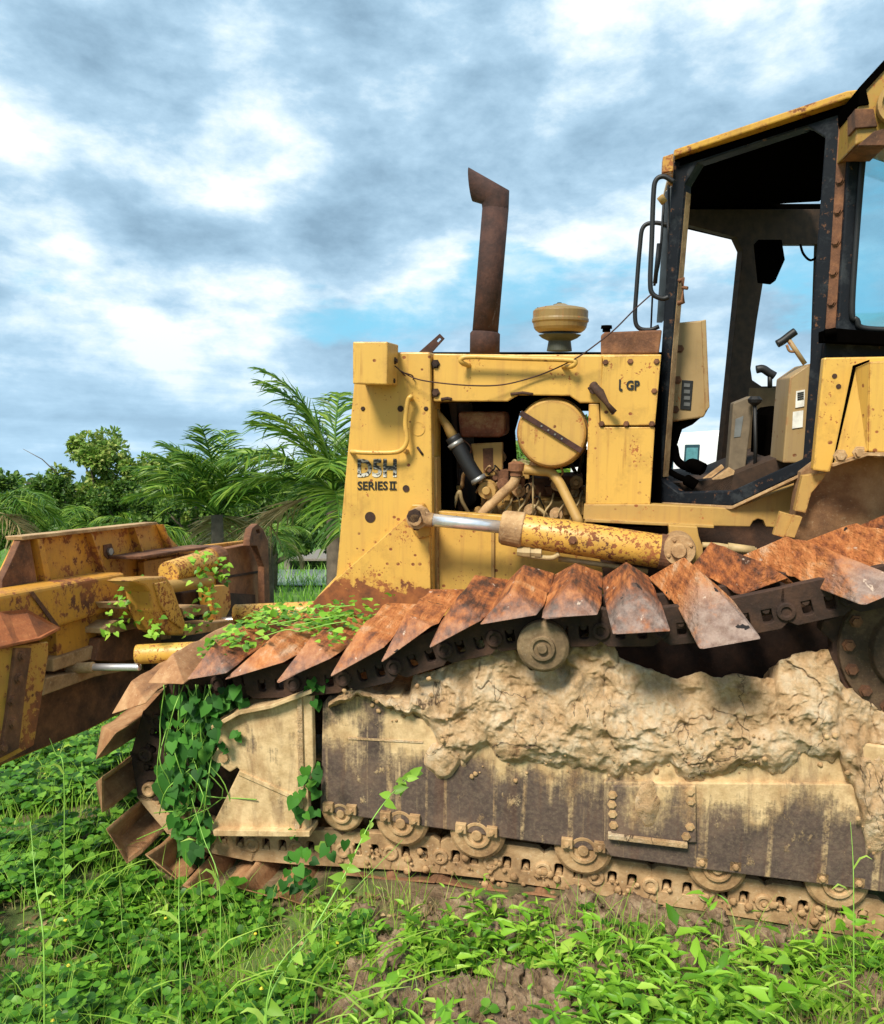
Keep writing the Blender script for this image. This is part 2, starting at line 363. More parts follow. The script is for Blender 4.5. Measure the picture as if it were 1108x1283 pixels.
# ------------- engine bay
far = plate('far_side_backing', [(541, 441), (832, 441), (832, 700), (541, 700)], 1.98, .03, DARK, 0,  # far panel as black backing, engine bay shade put into its colour
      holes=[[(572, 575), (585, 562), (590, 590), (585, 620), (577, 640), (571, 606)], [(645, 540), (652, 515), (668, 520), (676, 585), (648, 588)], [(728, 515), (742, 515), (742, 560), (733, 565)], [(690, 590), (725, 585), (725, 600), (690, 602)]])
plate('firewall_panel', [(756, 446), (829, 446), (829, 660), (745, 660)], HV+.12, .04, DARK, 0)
eb = plate('engine_block', [(600, 640), (655, 626), (700, 628), (738, 622), (745, 700), (560, 700), (560, 655)], HV+.28, .4, YELD, .01)
b = MB(); r_ = random.Random(3)
for i in range(10):
    x = 600+i*14; y = 640+r_.uniform(-5, 10)
    b.lathe(L(x, y, HV+.28), (0, -1, 0), [(0, .02), (.02, .02), (.02, .011), (.035, .011)], 8)
for x in (632, 655, 672, 706, 722): b.prism([L(x, 628, HV+.24), L(x+9, 628, HV+.24), L(x+10, 645, HV+.24), L(x, 646, HV+.24)], (0, .06, 0))
b.build('injector_cover', YELD, eb, .003)
b = MB()
for i in range(7):
    x = 612+i*17
    b.tube(spline([L(x, 655, HV+.2), L(x+4, 640, HV+.18), L(x+11, 630, HV+.2), L(x+14, 618, HV+.26)], 4), .005, 6)
b.tube([L(668, 594, HV+.15), L(668, 650, HV+.15)], .004, 6)
b.tube(spline([L(630, 630, HV+.2), L(632, 618, HV+.2), L(642, 616, HV+.2), L(650, 626, HV+.2), L(652, 645, HV+.2)], 4), .004, 6)
b.build('fuel_line', HOSE, eb)
ex = MB(); ex.prism([L(573, 516, HV+.25), L(633, 516, HV+.25), L(633, 545, HV+.25), L(625, 548, HV+.25), L(576, 548, HV+.25)], (0, .2, 0)); ex.build('exhaust_manifold', m_rust('manifold_rust', (.1, .03, .016), (.27, .09, .05), (.55, .34, .18), 4.5), eb, .02)
plate('engine_cover_plate', [(590, 556), (630, 554), (630, 597), (598, 597)], HV+.25, .03, YELD, .004)
plate('cover_patch', [(605, 562), (618, 561), (618, 592), (606, 592)], HV+.247, .003, RUSTB, 0)
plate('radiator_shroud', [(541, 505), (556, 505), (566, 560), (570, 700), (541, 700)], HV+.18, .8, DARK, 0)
plate('radiator_core_strip', [(540, 573), (547, 573), (548, 655), (541, 655)], HV+.02, .1, YELD, .003)
b = MB(); b.tube([L(545, 512, HV+.12), L(560, 533, HV+.12), L(570, 552, HV+.12)], [.012, .022, .03], 14); b.build('radiator_pipe', YELD, doz)
hose = MB(); hose.tube(spline([L(567, 547, HV+.1), L(577, 565, HV+.1), L(590, 588, HV+.1), L(601, 604, HV+.1)], 5), .038, 16); ho = hose.build('radiator_hose', BLK, doz)
for (x, y, x2, y2) in ((570, 554, 573, 559), (598, 598, 601, 603)):
    MB().tube([L(x, y, HV+.1), L(x2, y2, HV+.1)], .041, 18).build('hose_clamp', STEEL, ho)
MB().lathe(L(612, 613, HV+.16), (0, -1, 0), [(0, .05), (.05, .045), (.05, .022), (.08, .02)], 14).build('water_pump_hub', YELD, eb, .003)
b = MB(); b.tube(spline([L(647, 596, HV+.12), L(643, 606, HV+.12), L(628, 620, HV+.12), L(612, 635, HV+.12), L(596, 655, HV+.12)], 5), .024, 12); oil = b.build('oil_filler_pipe', RUSTM, doz)
MB().lathe(L(647, 596, HV+.12), (0, 0, 1), [(0, .03), (.025, .03), (.025, .04), (.06, .04), (.07, .02)], 16).build('filler_cap', RUSTB, oil)
b = MB(); b.tube(spline([L(657, 588, HV+.1), L(675, 590, HV+.1), L(690, 592, HV+.1), L(700, 603, HV+.08), L(708, 618, HV+.06), L(727, 657, HV-.0)], 6), .024, 12); b.build('coolant_pipe', YELD, doz)
ac = MB().lathe(L(691.5, 543, HV+.02), (0, 1, 0), [(0, .15), (.008, .16), (.05, .164), (.05, .17), (.07, .17), (.07, .16), (.45, .16)], 48).build('air_cleaner', m_paint('air_cleaner_paint', amt=.0, fine=.02, base=(.6, .36, .08), dirt=.5, edge=.1), doz, .003)
b = MB(); d0 = L(652, 517, HV+.005); d1 = L(729, 565, HV+.005); ax = (d1-d0).normalized(); pz = Vector((-ax.z, 0, ax.x))*.013
b.prism([d0+pz, d1+pz, d1-pz, d0-pz], (0, .008, 0)); b.build('strap', STACKM, ac, .002)
b = MB()
for i in range(4): b.lathe(d0.lerp(d1, .35+i*.11)+Vector((0, -.0, 0)), (0, -1, 0), [(0, .0045), (.003, .0045)], 8)
b.build('strap_rivet', STEEL, ac)
er = random.Random(17)
for k in range(34):
    x, y = er.uniform(556, 730), er.uniform(572, 650); w_, h_ = er.uniform(5, 18), er.uniform(5, 16); v_ = HV+er.uniform(.2, .4)
    if er.random() < .6: plate('engine_bracket', [(x, y), (x+w_, y+er.uniform(-2, 2)), (x+w_, y+h_), (x+er.uniform(0, 4), y+h_)], v_, er.uniform(.02, .12), er.choice((YELD, RUSTB, RUSTD, YELR)), .004)
    else: MB().lathe(L(x, y, v_), (0, -1, 0), [(0, .035), (.03, .033), (.03, .016), (.06, .014)], 12).build('engine_fitting', er.choice((YELD, RUSTM, RUSTB)), doz, .002)
for k in range(20):
    x, y = er.uniform(560, 720), er.uniform(560, 650)
    MB().tube(spline([L(x, y, HV+.24), L(x+er.uniform(5, 16), y-er.uniform(4, 24), HV+.2), L(x+er.uniform(10, 34), y+er.uniform(-12, 12), HV+.22), L(x+er.uniform(14, 40), y+er.uniform(8, 30), HV+.3)], 5), er.choice((.004, .006, .01)), 7).build('engine_line', er.choice((RUSTB, BLK, HOSE, RUSTM)), doz)
plate('cylinder_head', [(600, 598), (640, 600), (640, 640), (604, 640)], HV+.3, .3, YELD, .01)
plate('valve_cover', [(660, 600), (728, 596), (728, 622), (662, 626)], HV+.45, .3, RUSTB, .02)
plate('fan_shroud', [(556, 505), (572, 505), (578, 640), (562, 660)], HV+.3, .5, RUSTD, .004)
# dark backing sheet standing in for the shade under the rail; bracket
plate('under_rail_backing', [(740, 640), (1030, 640), (1030, 860), (740, 860)], HV+.35, .3, RUSTD, 0)
br = plate('cylinder_bracket', [(838, 658), (874, 660), (876, 672), (881, 686), (882, 712), (868, 716), (840, 690)], HV-.12, .06, YELD, .004)
# lift cylinder
CV = HV-.16
p0 = L(524, 649, CV); pe = L(632, 661, CV); pf = L(835, 692, CV)
cyl = MB().tube([pe+(pf-pe).normalized()*.06, pf], .076, 28).build('lift_cylinder_barrel', YELC, doz, .004)
d = (pf-pe).normalized()
MB().lathe(pe, d, [(-.015, .07), (0, .08), (.085, .084), (.09, .078)], 28).build('gland_cap', RUSTM, cyl, .003)
MB().lathe(pf, d, [(-.03, .079), (.04, .08), (.05, .06), (.09, .055)], 28).build('end_cap', RUSTB, cyl, .003)
MB().tube([p0+d*.03, pe], .03, 20).build('piston_rod', CHR, cyl)
b = MB(); b.lathe(p0+Vector((0, .06, 0)), (0, -1, 0), [(0, .05), (.09, .05), (.09, .03), (.12, .03)], 20); b.tube([p0, p0+d*.075], [.04, .034], 14)
b.build('rod_eye', RUSTM, cyl, .003)
b = MB(); b.prism([L(511, 640, HV-.08), L(516, 632, HV-.08), L(530, 632, HV-.08), L(537, 645, HV-.08), L(541, 655, HV-.08), L(539, 672, HV-.08), L(525, 676, HV-.08), L(515, 662, HV-.08)], (0, .05, 0)); b.build('rod_mount', YELR, cyl, .006)
b = MB(); b.lathe(L(522, 645, HV-.16), (0, -1, 0), [(0, .033), (.06, .033)], 8); b.lathe(L(523, 659, HV-.12), (0, -1, 0), [(0, .02), (.03, .02)], 6); b.build('pin', RUSTD, cyl, .002)
b = MB(); b.bolt(L(718, 677, CV-.078), .014, .014); b.build('bleed_plug', RUSTB, cyl)
b = MB(); b.lathe(L(852, 690, HV-.24), (0, 1, 0), [(0, .066), (.02, .07), (.12, .07)], 26); b.lathe(L(851, 691, HV-.26), (0, 1, 0), [(0, .03), (.02, .035)], 16)
for a in range(4): b.bolt(L(852, 690, HV-.24)+Vector((math.cos(a*1.57+.5)*.052, 0, math.sin(a*1.57+.5)*.052)), .007, .008)
b.build('trunnion', RUSTM, cyl, .003)
b = MB(); b.tube(spline([L(652, 690, CV), L(662, 696, CV-.02), L(675, 696, CV-.03), L(690, 700, CV-.03), L(702, 696, CV-.03)], 5), [.02]*11+[.014]*10, 10) if False else b.tube(spline([L(662, 696, CV-.03), L(690, 699, CV-.03), L(701, 694, CV-.03)], 5), .012, 10)
b.lathe(L(654, 691, CV-.03), (1, 0, 0), [(-.02, .02), (.01, .026), (.04, .026), (.04, .02), (.06, .02), (.06, .024), (.09, .024)], 8)
b.tube([L(700, 700, CV+.02), L(760, 708, CV+.02), L(812, 716, CV+.02)], .012, 8)
b.build('hydraulic_line', HOSE, cyl)
b = MB(); b.tube(spline([L(880, 683, HV-.1), L(900, 684, HV-.1), L(925, 688, HV-.1), L(948, 690, HV-.1)], 5), .014, 10); b.tube([L(912, 685.5, HV-.1), L(945, 690, HV-.1)], .02, 10)
b.build('hydraulic_hose', HOSE, doz)
# ------------- on the hood
SV = 1.45
s0 = L(607.5, 445, SV); s1 = L(608, 418, SV); s2 = L(621, 262, SV); s3 = L(617, 243, SV); s4 = L(589, 229, SV)
stk = MB(); dd = (s2-s1).normalized()
# mitred elbow: ring positions chosen so the mouth is cut upright
stk.tube([s1, s1.lerp(s2, .5), s2], .069, 24, True)
stack = stk.build('exhaust_stack', STACKM, doz)
b = MB(); nseg = 28; side = Vector((0, 1, 0)); rt = dd.cross(side).normalized()
ringA = [s2+(rt*math.cos(t)+side*math.sin(t))*.078 for t in [2*math.pi*k/nseg for k in range(nseg)]]
# elbow: each generator of the stack slants to an upright mouth
pm_t = L(588, 210, SV); pm_b = L(592, 252, SV); mc = (pm_t+pm_b)/2; mr = (pm_t-pm_b).length/2; mup = (pm_t-pm_b).normalized()
rt2 = rt if (L(640, 240, SV)-s2).dot(rt) > 0 else -rt
mit = []
pc = L(621, 247, SV)
for t in [2*math.pi*k/nseg for k in range(nseg)]:
    c_ = math.cos(t); 
    base = s2+(rt2*c_+side*math.sin(t))*.069
    mit.append(pc+(rt2*c_*.069)+dd*(.0+.035*c_)+side*math.sin(t)*.069)
ringA = [s2+(rt2*math.cos(t)+side*math.sin(t))*.069 for t in [2*math.pi*k/nseg for k in range(nseg)]]
mouth = [mc+mup*mr*math.cos(t)+side*math.sin(t)*.072 for t in [2*math.pi*k/nseg for k in range(nseg)]]
vs = ringA+mit+mouth+[p.lerp(mc, .08) for p in mouth]+[m_.lerp(pc, .1)*1.0 for m_ in mit]
fs = [(i*nseg+k, i*nseg+(k+1) % nseg, (i+1)*nseg+(k+1) % nseg, (i+1)*nseg+k) for i in range(4) for k in range(nseg)]
b.add(vs, fs, True); b.build('stack_elbow', STACKM, stack)
MB().tube([s0, s1, s1+dd*.01], [.08, .08, .07], 24).build('stack_collar', STACKM, stack)
PC = L(701, 440, SV); kpx = .0  # scale per pixel at that plane
kk = (L(711, 440, SV)-L(701, 440, SV)).length/10
prof = [(440, 16), (427, 14), (427, 15), (424, 22), (420, 27), (417, 27), (414, 31), (411, 33), (406, 34), (404, 35.5), (401, 35.5), (400, 34.5), (391, 34.5), (388, 31), (386, 22), (384, 10), (382, 6)]
pcl = MB().lathe(L(701, 440, SV), (0, 0, 1), [((440-y)*kk*1.01, r*kk) for y, r in prof[:5]], 32).build('pre_cleaner_base', simple('dark_green_ring', (.035, .04, .025), .6), doz, .003)
MB().lathe(L(701, 440, SV), (0, 0, 1), [((440-y)*kk*1.01, r*kk) for y, r in prof[5:]], 36).build('pre_cleaner_bowl', m_paint('bowl_paint', amt=0, fine=.02, base=(.27, .18, .055), dirt=.7), pcl, .003)
b = MB(); b.lathe(L(701, 384, SV), (0, 0, 1), [(0, .03), (.012, .03), (.012, .012), (.02, .012)], 6)
for a in range(12): b.bolt(L(701, 389, SV)+Vector((math.cos(a*.5236)*.12, math.sin(a*.5236)*.12, .0)), .006, .01, (0, 0, 1))
b.build('wing_nut', RUSTD, pcl)
rb = plate('rusty_top_box', [(758, 416), (830, 413), (826, 443), (753, 444), (753, 420)], HV+.02, .5, RUSTB, .008)
MB().lathe(L(760, 416, HV+.06), (0, 0, 1), [(0, .018), (.015, .018), (.015, .026), (.03, .024)], 14).build('filler_cap', DARK, rb)
b = MB(); b.prism([L(551, 418, 1.25), L(557, 424, 1.25), L(537, 446, 1.25), L(524, 442, 1.25)], (0, .012, 0), holes=[[L(549, 424.5, 1.25), L(551, 423, 1.25), L(553, 425, 1.25), L(549, 429, 1.25), L(547, 427, 1.25)]]); b.build('loose_bracket', STACKM, doz)
# wire across the hood
WP = [(488, 454), (497, 460), (504, 466), (516, 470), (518, 475), (512, 474), (503, 465), (520, 474), (545, 479), (590, 483), (630, 482), (670, 472), (700, 460), (725, 447), (745, 433), (770, 413), (795, 388), (816, 369)]
MB().tube(spline([L(x, y, HV-.06-.04*math.sin(i)) for i, (x, y) in enumerate(WP)], 5), .0032, 6).build('wire', STACKM, doz)
# ------------- lettering
def text_on(body, box, v, mat, name, parent, shear=0, off=.012):
    c = bpy.data.curves.new('t', 'FONT'); c.body = body; c.offset = off; c.resolution_u = 3
    o = bpy.data.objects.new('t', c); COL.objects.link(o); bpy.context.view_layer.update()
    me = bpy.data.meshes.new_from_object(o.evaluated_get(bpy.context.evaluated_depsgraph_get()))
    bpy.data.objects.remove(o)
    xs = [q.co.x for q in me.vertices]; ys = [q.co.y for q in me.vertices]; x0, x1, y0, y1 = min(xs), max(xs), min(ys), max(ys)
    a = L(box[0], box[3], v); bb = L(box[2], box[3], v); cc = L(box[0], box[1], v)
    for q in me.vertices:
        s = (q.co.x-x0)/(x1-x0); t = (q.co.y-y0)/(y1-y0); q.co = a+(bb-a)*s+(cc-a)*t
    me.materials.clear(); me.materials.append(mat); me.name = name
    ob = bpy.data.objects.new(name, me); COL.objects.link(ob); ob.parent = parent
    return ob
LET = NT('decal_black').fin((.014, .013, .012), .5)
z0 = L(470, 597, HV).z; z1_ = L(470, 577, HV).z
g = NT('worn_decal'); z = g.sep()[2]
w = g.n('TexWave', wave_type='BANDS', bands_direction='Z'); w.inputs['Scale'].default_value = 13; w.inputs['Distortion'].default_value = 7; w.inputs['Detail'].default_value = 3; w.inputs['Detail Scale'].default_value = 3
g.lk(g.map((2.2, 1, 1)), w.inputs['Vector'])
f = g.math('MULTIPLY', g.rng(z, z1_-.03, z0+.01, .0, 1.0), g.rng(w.outputs['Fac'], .42, .5))
f2 = g.math('MULTIPLY', g.rng(z, z1_-.01, z0, .35, .8), g.rng(g.noise(40, 4, .6, g.map((1, 1, 3))), .52, .56))
col = g.mix(g.math('MAXIMUM', f, f2), (.014, .013, .012), (.6, .58, .5)); DEC = g.fin(col, .5)
T = HV-.034
text_on('D5H', (448, 575, 497, 598), T, DEC, 'decal', nose, off=.036)
text_on('SERIES', (448, 603, 486, 614), T, LET, 'decal', nose, off=.025)
b = MB()
for x in (490, 494): b.prism([L(x-1, 604, T), L(x+1, 604, T), L(x+1, 613, T), L(x-1, 613, T)], (0, .001, 0))
for y in (603, 612): b.prism([L(488, y, T-.0015), L(497, y, T-.0015), L(497, y+1.8, T-.0015), L(488, y+1.8, T-.0015)], (0, .001, 0))
b.build('decal', LET, nose)
text_on('GP', (785, 476.5, 802, 489), HV-.008, LET, 'decal', pu, off=.04)
b = MB(); b.prism([L(776, 475, HV-.008), L(778.3, 475.5, HV-.008), L(777.6, 490, HV-.008), L(775.6, 488, HV-.008)], (0, .001, 0)); b.prism([L(778.2, 486.5, HV-.009), L(780.4, 487.5, HV-.009), L(780, 490, HV-.009), L(777.5, 490, HV-.009)], (0, .001, 0)); b.build('decal', LET, pu)
# ------------- CAB
vF, vB = 1.10, .74
pF = L(850, 400, vF); pB = L(1050, 400, vB)
dn = (pB-pF); dn.z = 0; dn.normalize(); NN = Vector((dn.y, -dn.x, 0))       # door plane normal, toward the viewer
if NN.y > 0: NN = -NN
D = onplane(pF, NN)
def dplate(name, px, off, t, mat, holes=None, bevel=.004, parent=None):
    f = onplane(pF+NN*off, NN)
    mb = MB().prism([f(x, y) for x, y in px], -NN*t, [[f(x, y) for x, y in h] for h in holes] if holes else None)
    return mb.build(name, mat, parent or doz, bevel)
door = dplate('door_frame', [(844, 203), (1062, 137), (1034, 410), (1032, 440), (1018, 586), (917, 634), (820, 629), (818, 600)], 0, .07, FRM,
   holes=[[(858, 231), (874, 204), (1012, 158), (1034, 172), (1022, 330), (1015, 450), (1006, 575), (917, 615), (850, 617), (828, 600), (840, 440)]], bevel=.006)
dplate('door_sill', [(818, 629), (917, 634), (1019, 586), (1019, 590), (917, 638), (818, 633)], .015, .06, RUSTM, parent=door, bevel=.002)
dplate('door_seal', [(856, 240), (860, 240), (843, 440), (832, 598), (828, 596), (839, 440)], -.02, .05, RUSTM, parent=door, bevel=.002)
st = dplate('hinge_strip', [(1052, 140), (1065, 137), (1062, 200), (1047, 415), (1034, 412), (1040, 330)], .02, .03, RUSTB, bevel=.003)
b = MB(); f = onplane(pF+NN*.02, NN)
for x, y in ((1059, 150), (1057, 185), (1053, 226), (1050.5, 264), (1048, 303), (1045, 341), (1042.5, 379)): b.bolt(f(x, y), .012, .012, NN)
b.build('bolt', RUSTB, st)
b = MB(); f = onplane(pF+NN*.01, NN)
b.tube([f(851, 352), f(856, 350), f(856, 378), f(850, 380)], .012, 8); b.tube([f(855, 360), f(862, 361)], .008, 6); b.build('door_latch', RUSTB, door)
# roof
fo = onplane(pF+NN*.05, NN)
rn = [fo(845, 187), fo(1062, 113), fo(1100, 108)]
zc = [p.copy() for p in rn]
VC = 1.5
def mirror(p): return Vector((p.x, 2*VC-p.y, p.z))
rf = MB()
tip = L(1180, 80, .62)
loop = [rn[0], rn[1], Vector((L(1150, 110, .7).x, rn[1].y-.02, rn[1].z+.01))]
lo = [p.copy() for p in loop]; fl = [mirror(p) for p in reversed(lo)]
def slab(loop, h, dz=0):
    top = [p+Vector((0, 0, dz)) for p in loop]; return MB().prism(top, (0, 0, -h))
roof = slab(lo+fl, .03).build('roof', m_paint('roof_paint', amt=.09, fine=.02, base=(.6, .33, .04)), doz, .006)
inn = [p-Vector((0, 0, .032)) for p in lo]
inn2 = [Vector((p.x+.03, p.y+.03, p.z)) for p in inn]
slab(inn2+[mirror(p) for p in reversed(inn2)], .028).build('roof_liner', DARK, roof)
# near-black door header: the shade of the cab head is in its colour
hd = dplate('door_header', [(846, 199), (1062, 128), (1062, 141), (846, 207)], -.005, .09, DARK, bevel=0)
# far wall
FN = Vector((NN.x, -NN.y, 0)); fpF = mirror(pF); FD = onplane(fpF, FN)
pBm = mirror(pB)
def fplate(name, px, off, t, mat, holes=None, parent=None):
    f = onplane(fpF-FN*off, FN); return MB().prism([f(x, y) for x, y in px], FN*t, [[f(x, y) for x, y in h] for h in holes] if holes else None).build(name, mat, parent or doz, .003)
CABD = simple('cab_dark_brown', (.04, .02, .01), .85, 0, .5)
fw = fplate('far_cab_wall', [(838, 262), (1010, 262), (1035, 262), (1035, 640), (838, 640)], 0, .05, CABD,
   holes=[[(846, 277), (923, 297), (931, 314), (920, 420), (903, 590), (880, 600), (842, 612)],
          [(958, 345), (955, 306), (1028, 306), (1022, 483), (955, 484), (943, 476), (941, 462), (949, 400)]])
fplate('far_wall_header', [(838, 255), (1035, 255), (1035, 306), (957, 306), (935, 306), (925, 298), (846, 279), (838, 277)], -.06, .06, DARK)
cg = MB().box((0, 0, 0), (1, 1, 1))
vis = MB(); vis.prism([L(950, 300, 1.9), L(980, 300, 1.9), L(984, 325, 1.9), L(972, 352, 1.9), L(955, 350, 1.9)], (0, .14, 0)); vis.build('heater_box', DARK, doz, .004)
MB().tube(spline([L(1003, 306, 1.6), L(1007, 318, 1.6), L(1016, 326, 1.6), L(1026, 320, 1.6)], 5), .006, 6).build('ceiling_wire', DARK, doz)
# floor pan and back wall
plate('cab_floor', [(838, 606), (905, 600), (1010, 560), (1010, 632), (838, 632)], vF+.1, .8, CABD, 0)
b = MB(); b.prism([L(872, 616, 1.2), L(915, 586, 1.2), L(921, 590, 1.2), L(916, 616, 1.2)], (0, .05, 0)); b.prism([L(858, 617, 1.25), L(905, 582, 1.35), L(908, 586, 1.35), L(868, 618, 1.25)], (0, .03, 0)); b.build('floor_edge_strip', RUSTM, doz, .003)
# dash
dash = plate('dashboard', [(850, 404), (882, 401), (885, 402), (889, 510), (882, 523), (842, 529), (842, 440)], 1.3, .45, TAN, .008)
plate('dash_edge', [(879, 401.5), (885, 400), (889.5, 510), (884, 516)], 1.29, .47, TAN, .004, parent=dash)
plate('gauge_panel', [(855, 476), (869, 477), (866, 514), (852.5, 513)], 1.295, .01, BLK, .002, parent=dash)
b = MB()
for i in range(4): b.prism([L(857.5, 480+i*8, 1.292), L(865, 480.5+i*8, 1.292), L(864.5, 485+i*8, 1.292), L(857, 484.5+i*8, 1.292)], (0, .006, 0))
b.build('gauge', simple('grey_plastic', (.12, .12, .12), .4), dash)
b = MB()
for x, y in ((852, 437), (849, 476), (846, 513)): b.bolt(L(x, y, 1.3), .014, .012)
b.build('bolt', RUSTB, dash)
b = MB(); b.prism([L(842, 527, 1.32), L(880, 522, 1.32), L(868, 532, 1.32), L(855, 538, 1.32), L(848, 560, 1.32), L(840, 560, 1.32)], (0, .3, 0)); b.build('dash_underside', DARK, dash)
b = MB()
b.tube(spline([L(845, 560, 1.3), L(848, 575, 1.25), L(856, 583, 1.2), L(868, 586, 1.2), L(880, 588, 1.2)], 5), [.02]*15+[.03]*6, 10)
b.tube(spline([L(850, 534, 1.3), L(846, 550, 1.3), L(842, 565, 1.28), L(838, 585, 1.25)], 5), .016, 8)
b.tube(spline([L(838, 590, 1.2), L(850, 597, 1.15), L(862, 602, 1.15), L(872, 608, 1.15)], 5), [.015]*9+[.028]*7, 10)
b.tube(spline([L(861, 586, 1.2), L(868, 582, 1.18), L(882, 588, 1.15)], 4), .03, 8)
b.build('pedal', DARK, doz)
# seat side boxes
sb = plate('seat_side_box', [(919, 505), (941, 496), (945, 500), (932, 606), (912, 592)], 1.35, .1, simple('grey_tan_panel', (.16, .12, .075), .7), .006)
plate('side_box_label', [(922, 525), (932, 521), (928, 547), (920, 548)], 1.347, .004, simple('grey_label', (.16, .17, .17), .5), 0, parent=sb)
rc = plate('console_box', [(990, 473), (1016, 455), (1010, 580), (981, 580)], 1.05, .3, TAN, .006)
WL = simple('white_label', (.75, .73, .66), .5)
plate('console_label', [(998, 490), (1009, 488), (1008, 509), (997, 511)], 1.045, .004, WL, 0, parent=rc)
plate('console_label', [(994, 516), (1007, 514), (1006, 535), (993, 537)], 1.045, .004, WL, 0, parent=rc)
for i in range(4): plate('label_print', [(999.5, 492+i*2.6), (1007.5, 490.5+i*2.6), (1007.5, 492+i*2.6), (999.5, 493.5+i*2.6)], 1.042, .002, LET, 0, parent=rc)
seat = plate('seat', [(962, 520), (972, 511), (992, 508), (992, 590), (958, 595)], 1.4, .45, DARK, .02)
lev = MB(); lev.tube([L(946, 596, 1.3), L(947, 560, 1.3), L(946, 505, 1.3)], .009, 8); lv = lev.build('control_lever', BLK, doz)
MB().lathe(L(946, 503, 1.3), (0, 0, 1), [(-.02, .012), (-.005, .03), (.01, .034), (.025, .02)], 14).build('lever_knob', BLK, lv)
b = MB(); b.tube([L(1009, 456, 1.15), L(988, 425, 1.15)], .011, 8); b.tube(spline([L(1000, 440, 1.15), L(990, 440, 1.15), L(986, 432, 1.15)], 4), .006, 6); th = b.build('throttle_lever', TAN, doz)
MB().tube(spline([L(974, 431, 1.15), L(981, 427, 1.15), L(990, 420, 1.15), L(997, 415, 1.15)], 4), .018, 10).build('throttle_grip', BLK, th)
b = MB(); b.tube(spline([L(948, 463, 1.5), L(956, 462, 1.5), L(964, 467, 1.5), L(971, 471, 1.5)], 4), .02, 10); b.tube([L(965, 470, 1.5), L(965, 486, 1.5)], .012, 8); b.build('armrest_lever', BLK, doz)
plate('rear_inner_wall', [(940, 486), (1015, 486), (1015, 610), (930, 610)], 2.0, .03, simple('brown_wall', (.15, .095, .045), .8), 0)
# front handrails and mirror bars
FV = 1.0
b = MB()
b.tube(spline([L(845, 228, FV), L(832, 221, FV), L(822, 226, FV), L(819, 245, FV), L(817, 300, FV), L(815, 352, FV), L(818, 368, FV), L(830, 374, FV), L(838, 372, FV)], 6), .011, 10)
b.tube(spline([L(842, 283, FV+.25), L(820, 279, FV+.25), L(806, 285, FV+.25), L(802, 310, FV+.25), L(798, 360, FV+.25), L(796, 398, FV+.25), L(801, 411, FV+.25), L(815, 413, FV+.25), L(826, 409, FV+.25)], 6), .0105, 10)
b.build('cab_handrail', BLK, doz)
b = MB(); b.tube([L(832, 250, 1.15), L(829, 300, 1.15), L(826, 330, 1.15), L(820, 358, 1.15)], .006, 6); b.tube([L(838, 232, 1.2), L(836, 404, 1.2)], .006, 6); b.tube([L(826, 305, 1.1), L(821, 355, 1.1)], .01, 6); b.tube([L(818, 365, 1.1), L(816, 410, 1.3)], .005, 6)
b.build('wiper_arm', BLK, doz)
plate('side_glass_edge', [(834, 240), (842, 232), (836, 395), (830, 404), (823, 404)], 1.25, .012, simple('window_gasket', (.05, .06, .07), .3), .002)
plate('front_lamp_bracket', [(831, 196), (844, 192), (844, 214), (830, 216)], 1.05, .08, YELR, .003)
MB().tube([L(827, 246, 1.08), L(833, 254, 1.08)], .016, 8).build('lamp_plug', YELD, doz)
# B pillar to the right: rear side window
RV = .70
g = NT('cab_glass'); g.b.inputs['Transmission Weight'].default_value = 0; 
tr = g.n('BsdfTransparent'); tr.inputs[0].default_value = (.72, .9, .93, 1); gl = g.n('BsdfGlossy'); gl.inputs['Roughness'].default_value = .02; gl.inputs[0].default_value = (1, 1, 1, 1)
mx = g.n('MixShader'); mx.inputs[0].default_value = .12; g.lk(tr.outputs[0], mx.inputs[1]); g.lk(gl.outputs[0], mx.inputs[2]); g.lk(mx.outputs[0], g.o.inputs[0]); GLASS = g.m
rw = plate('rear_window_frame', [(1067, 136), (1200, 110), (1200, 470), (1030, 470), (1033, 446), (1034, 428), (1049, 412)], RV, .06, FRM, .008,
   holes=[[(1082, 200), (1092, 178), (1180, 160), (1180, 412), (1088, 412), (1074, 400), (1069, 380)]])
plate('rear_side_glass', [(1070, 165), (1185, 150), (1185, 416), (1066, 416)], RV+.025, .006, GLASS, 0, parent=rw)
b = MB(); b.tube(spline([L(1085, 195, RV-.005), L(1080, 215, RV-.005), L(1068, 380, RV-.005), L(1074, 401, RV-.005), L(1088, 412, RV-.005), L(1180, 413, RV-.005)], 6), .012, 8); b.build('window_gasket', BLK, rw)
# ledge under window
b = MB(); b.prism([L(1032, 414, RV-.08), L(1050, 411, RV-.08), L(1200, 425, RV-.08), L(1200, 436, RV-.08), L(1032, 428, RV-.08)], (0, .08, 0)); b.tube([L(1033, 418, RV-.09), L(1048, 415, RV-.09)], .016, 8); b.build('window_ledge', DARK, rw, .003)
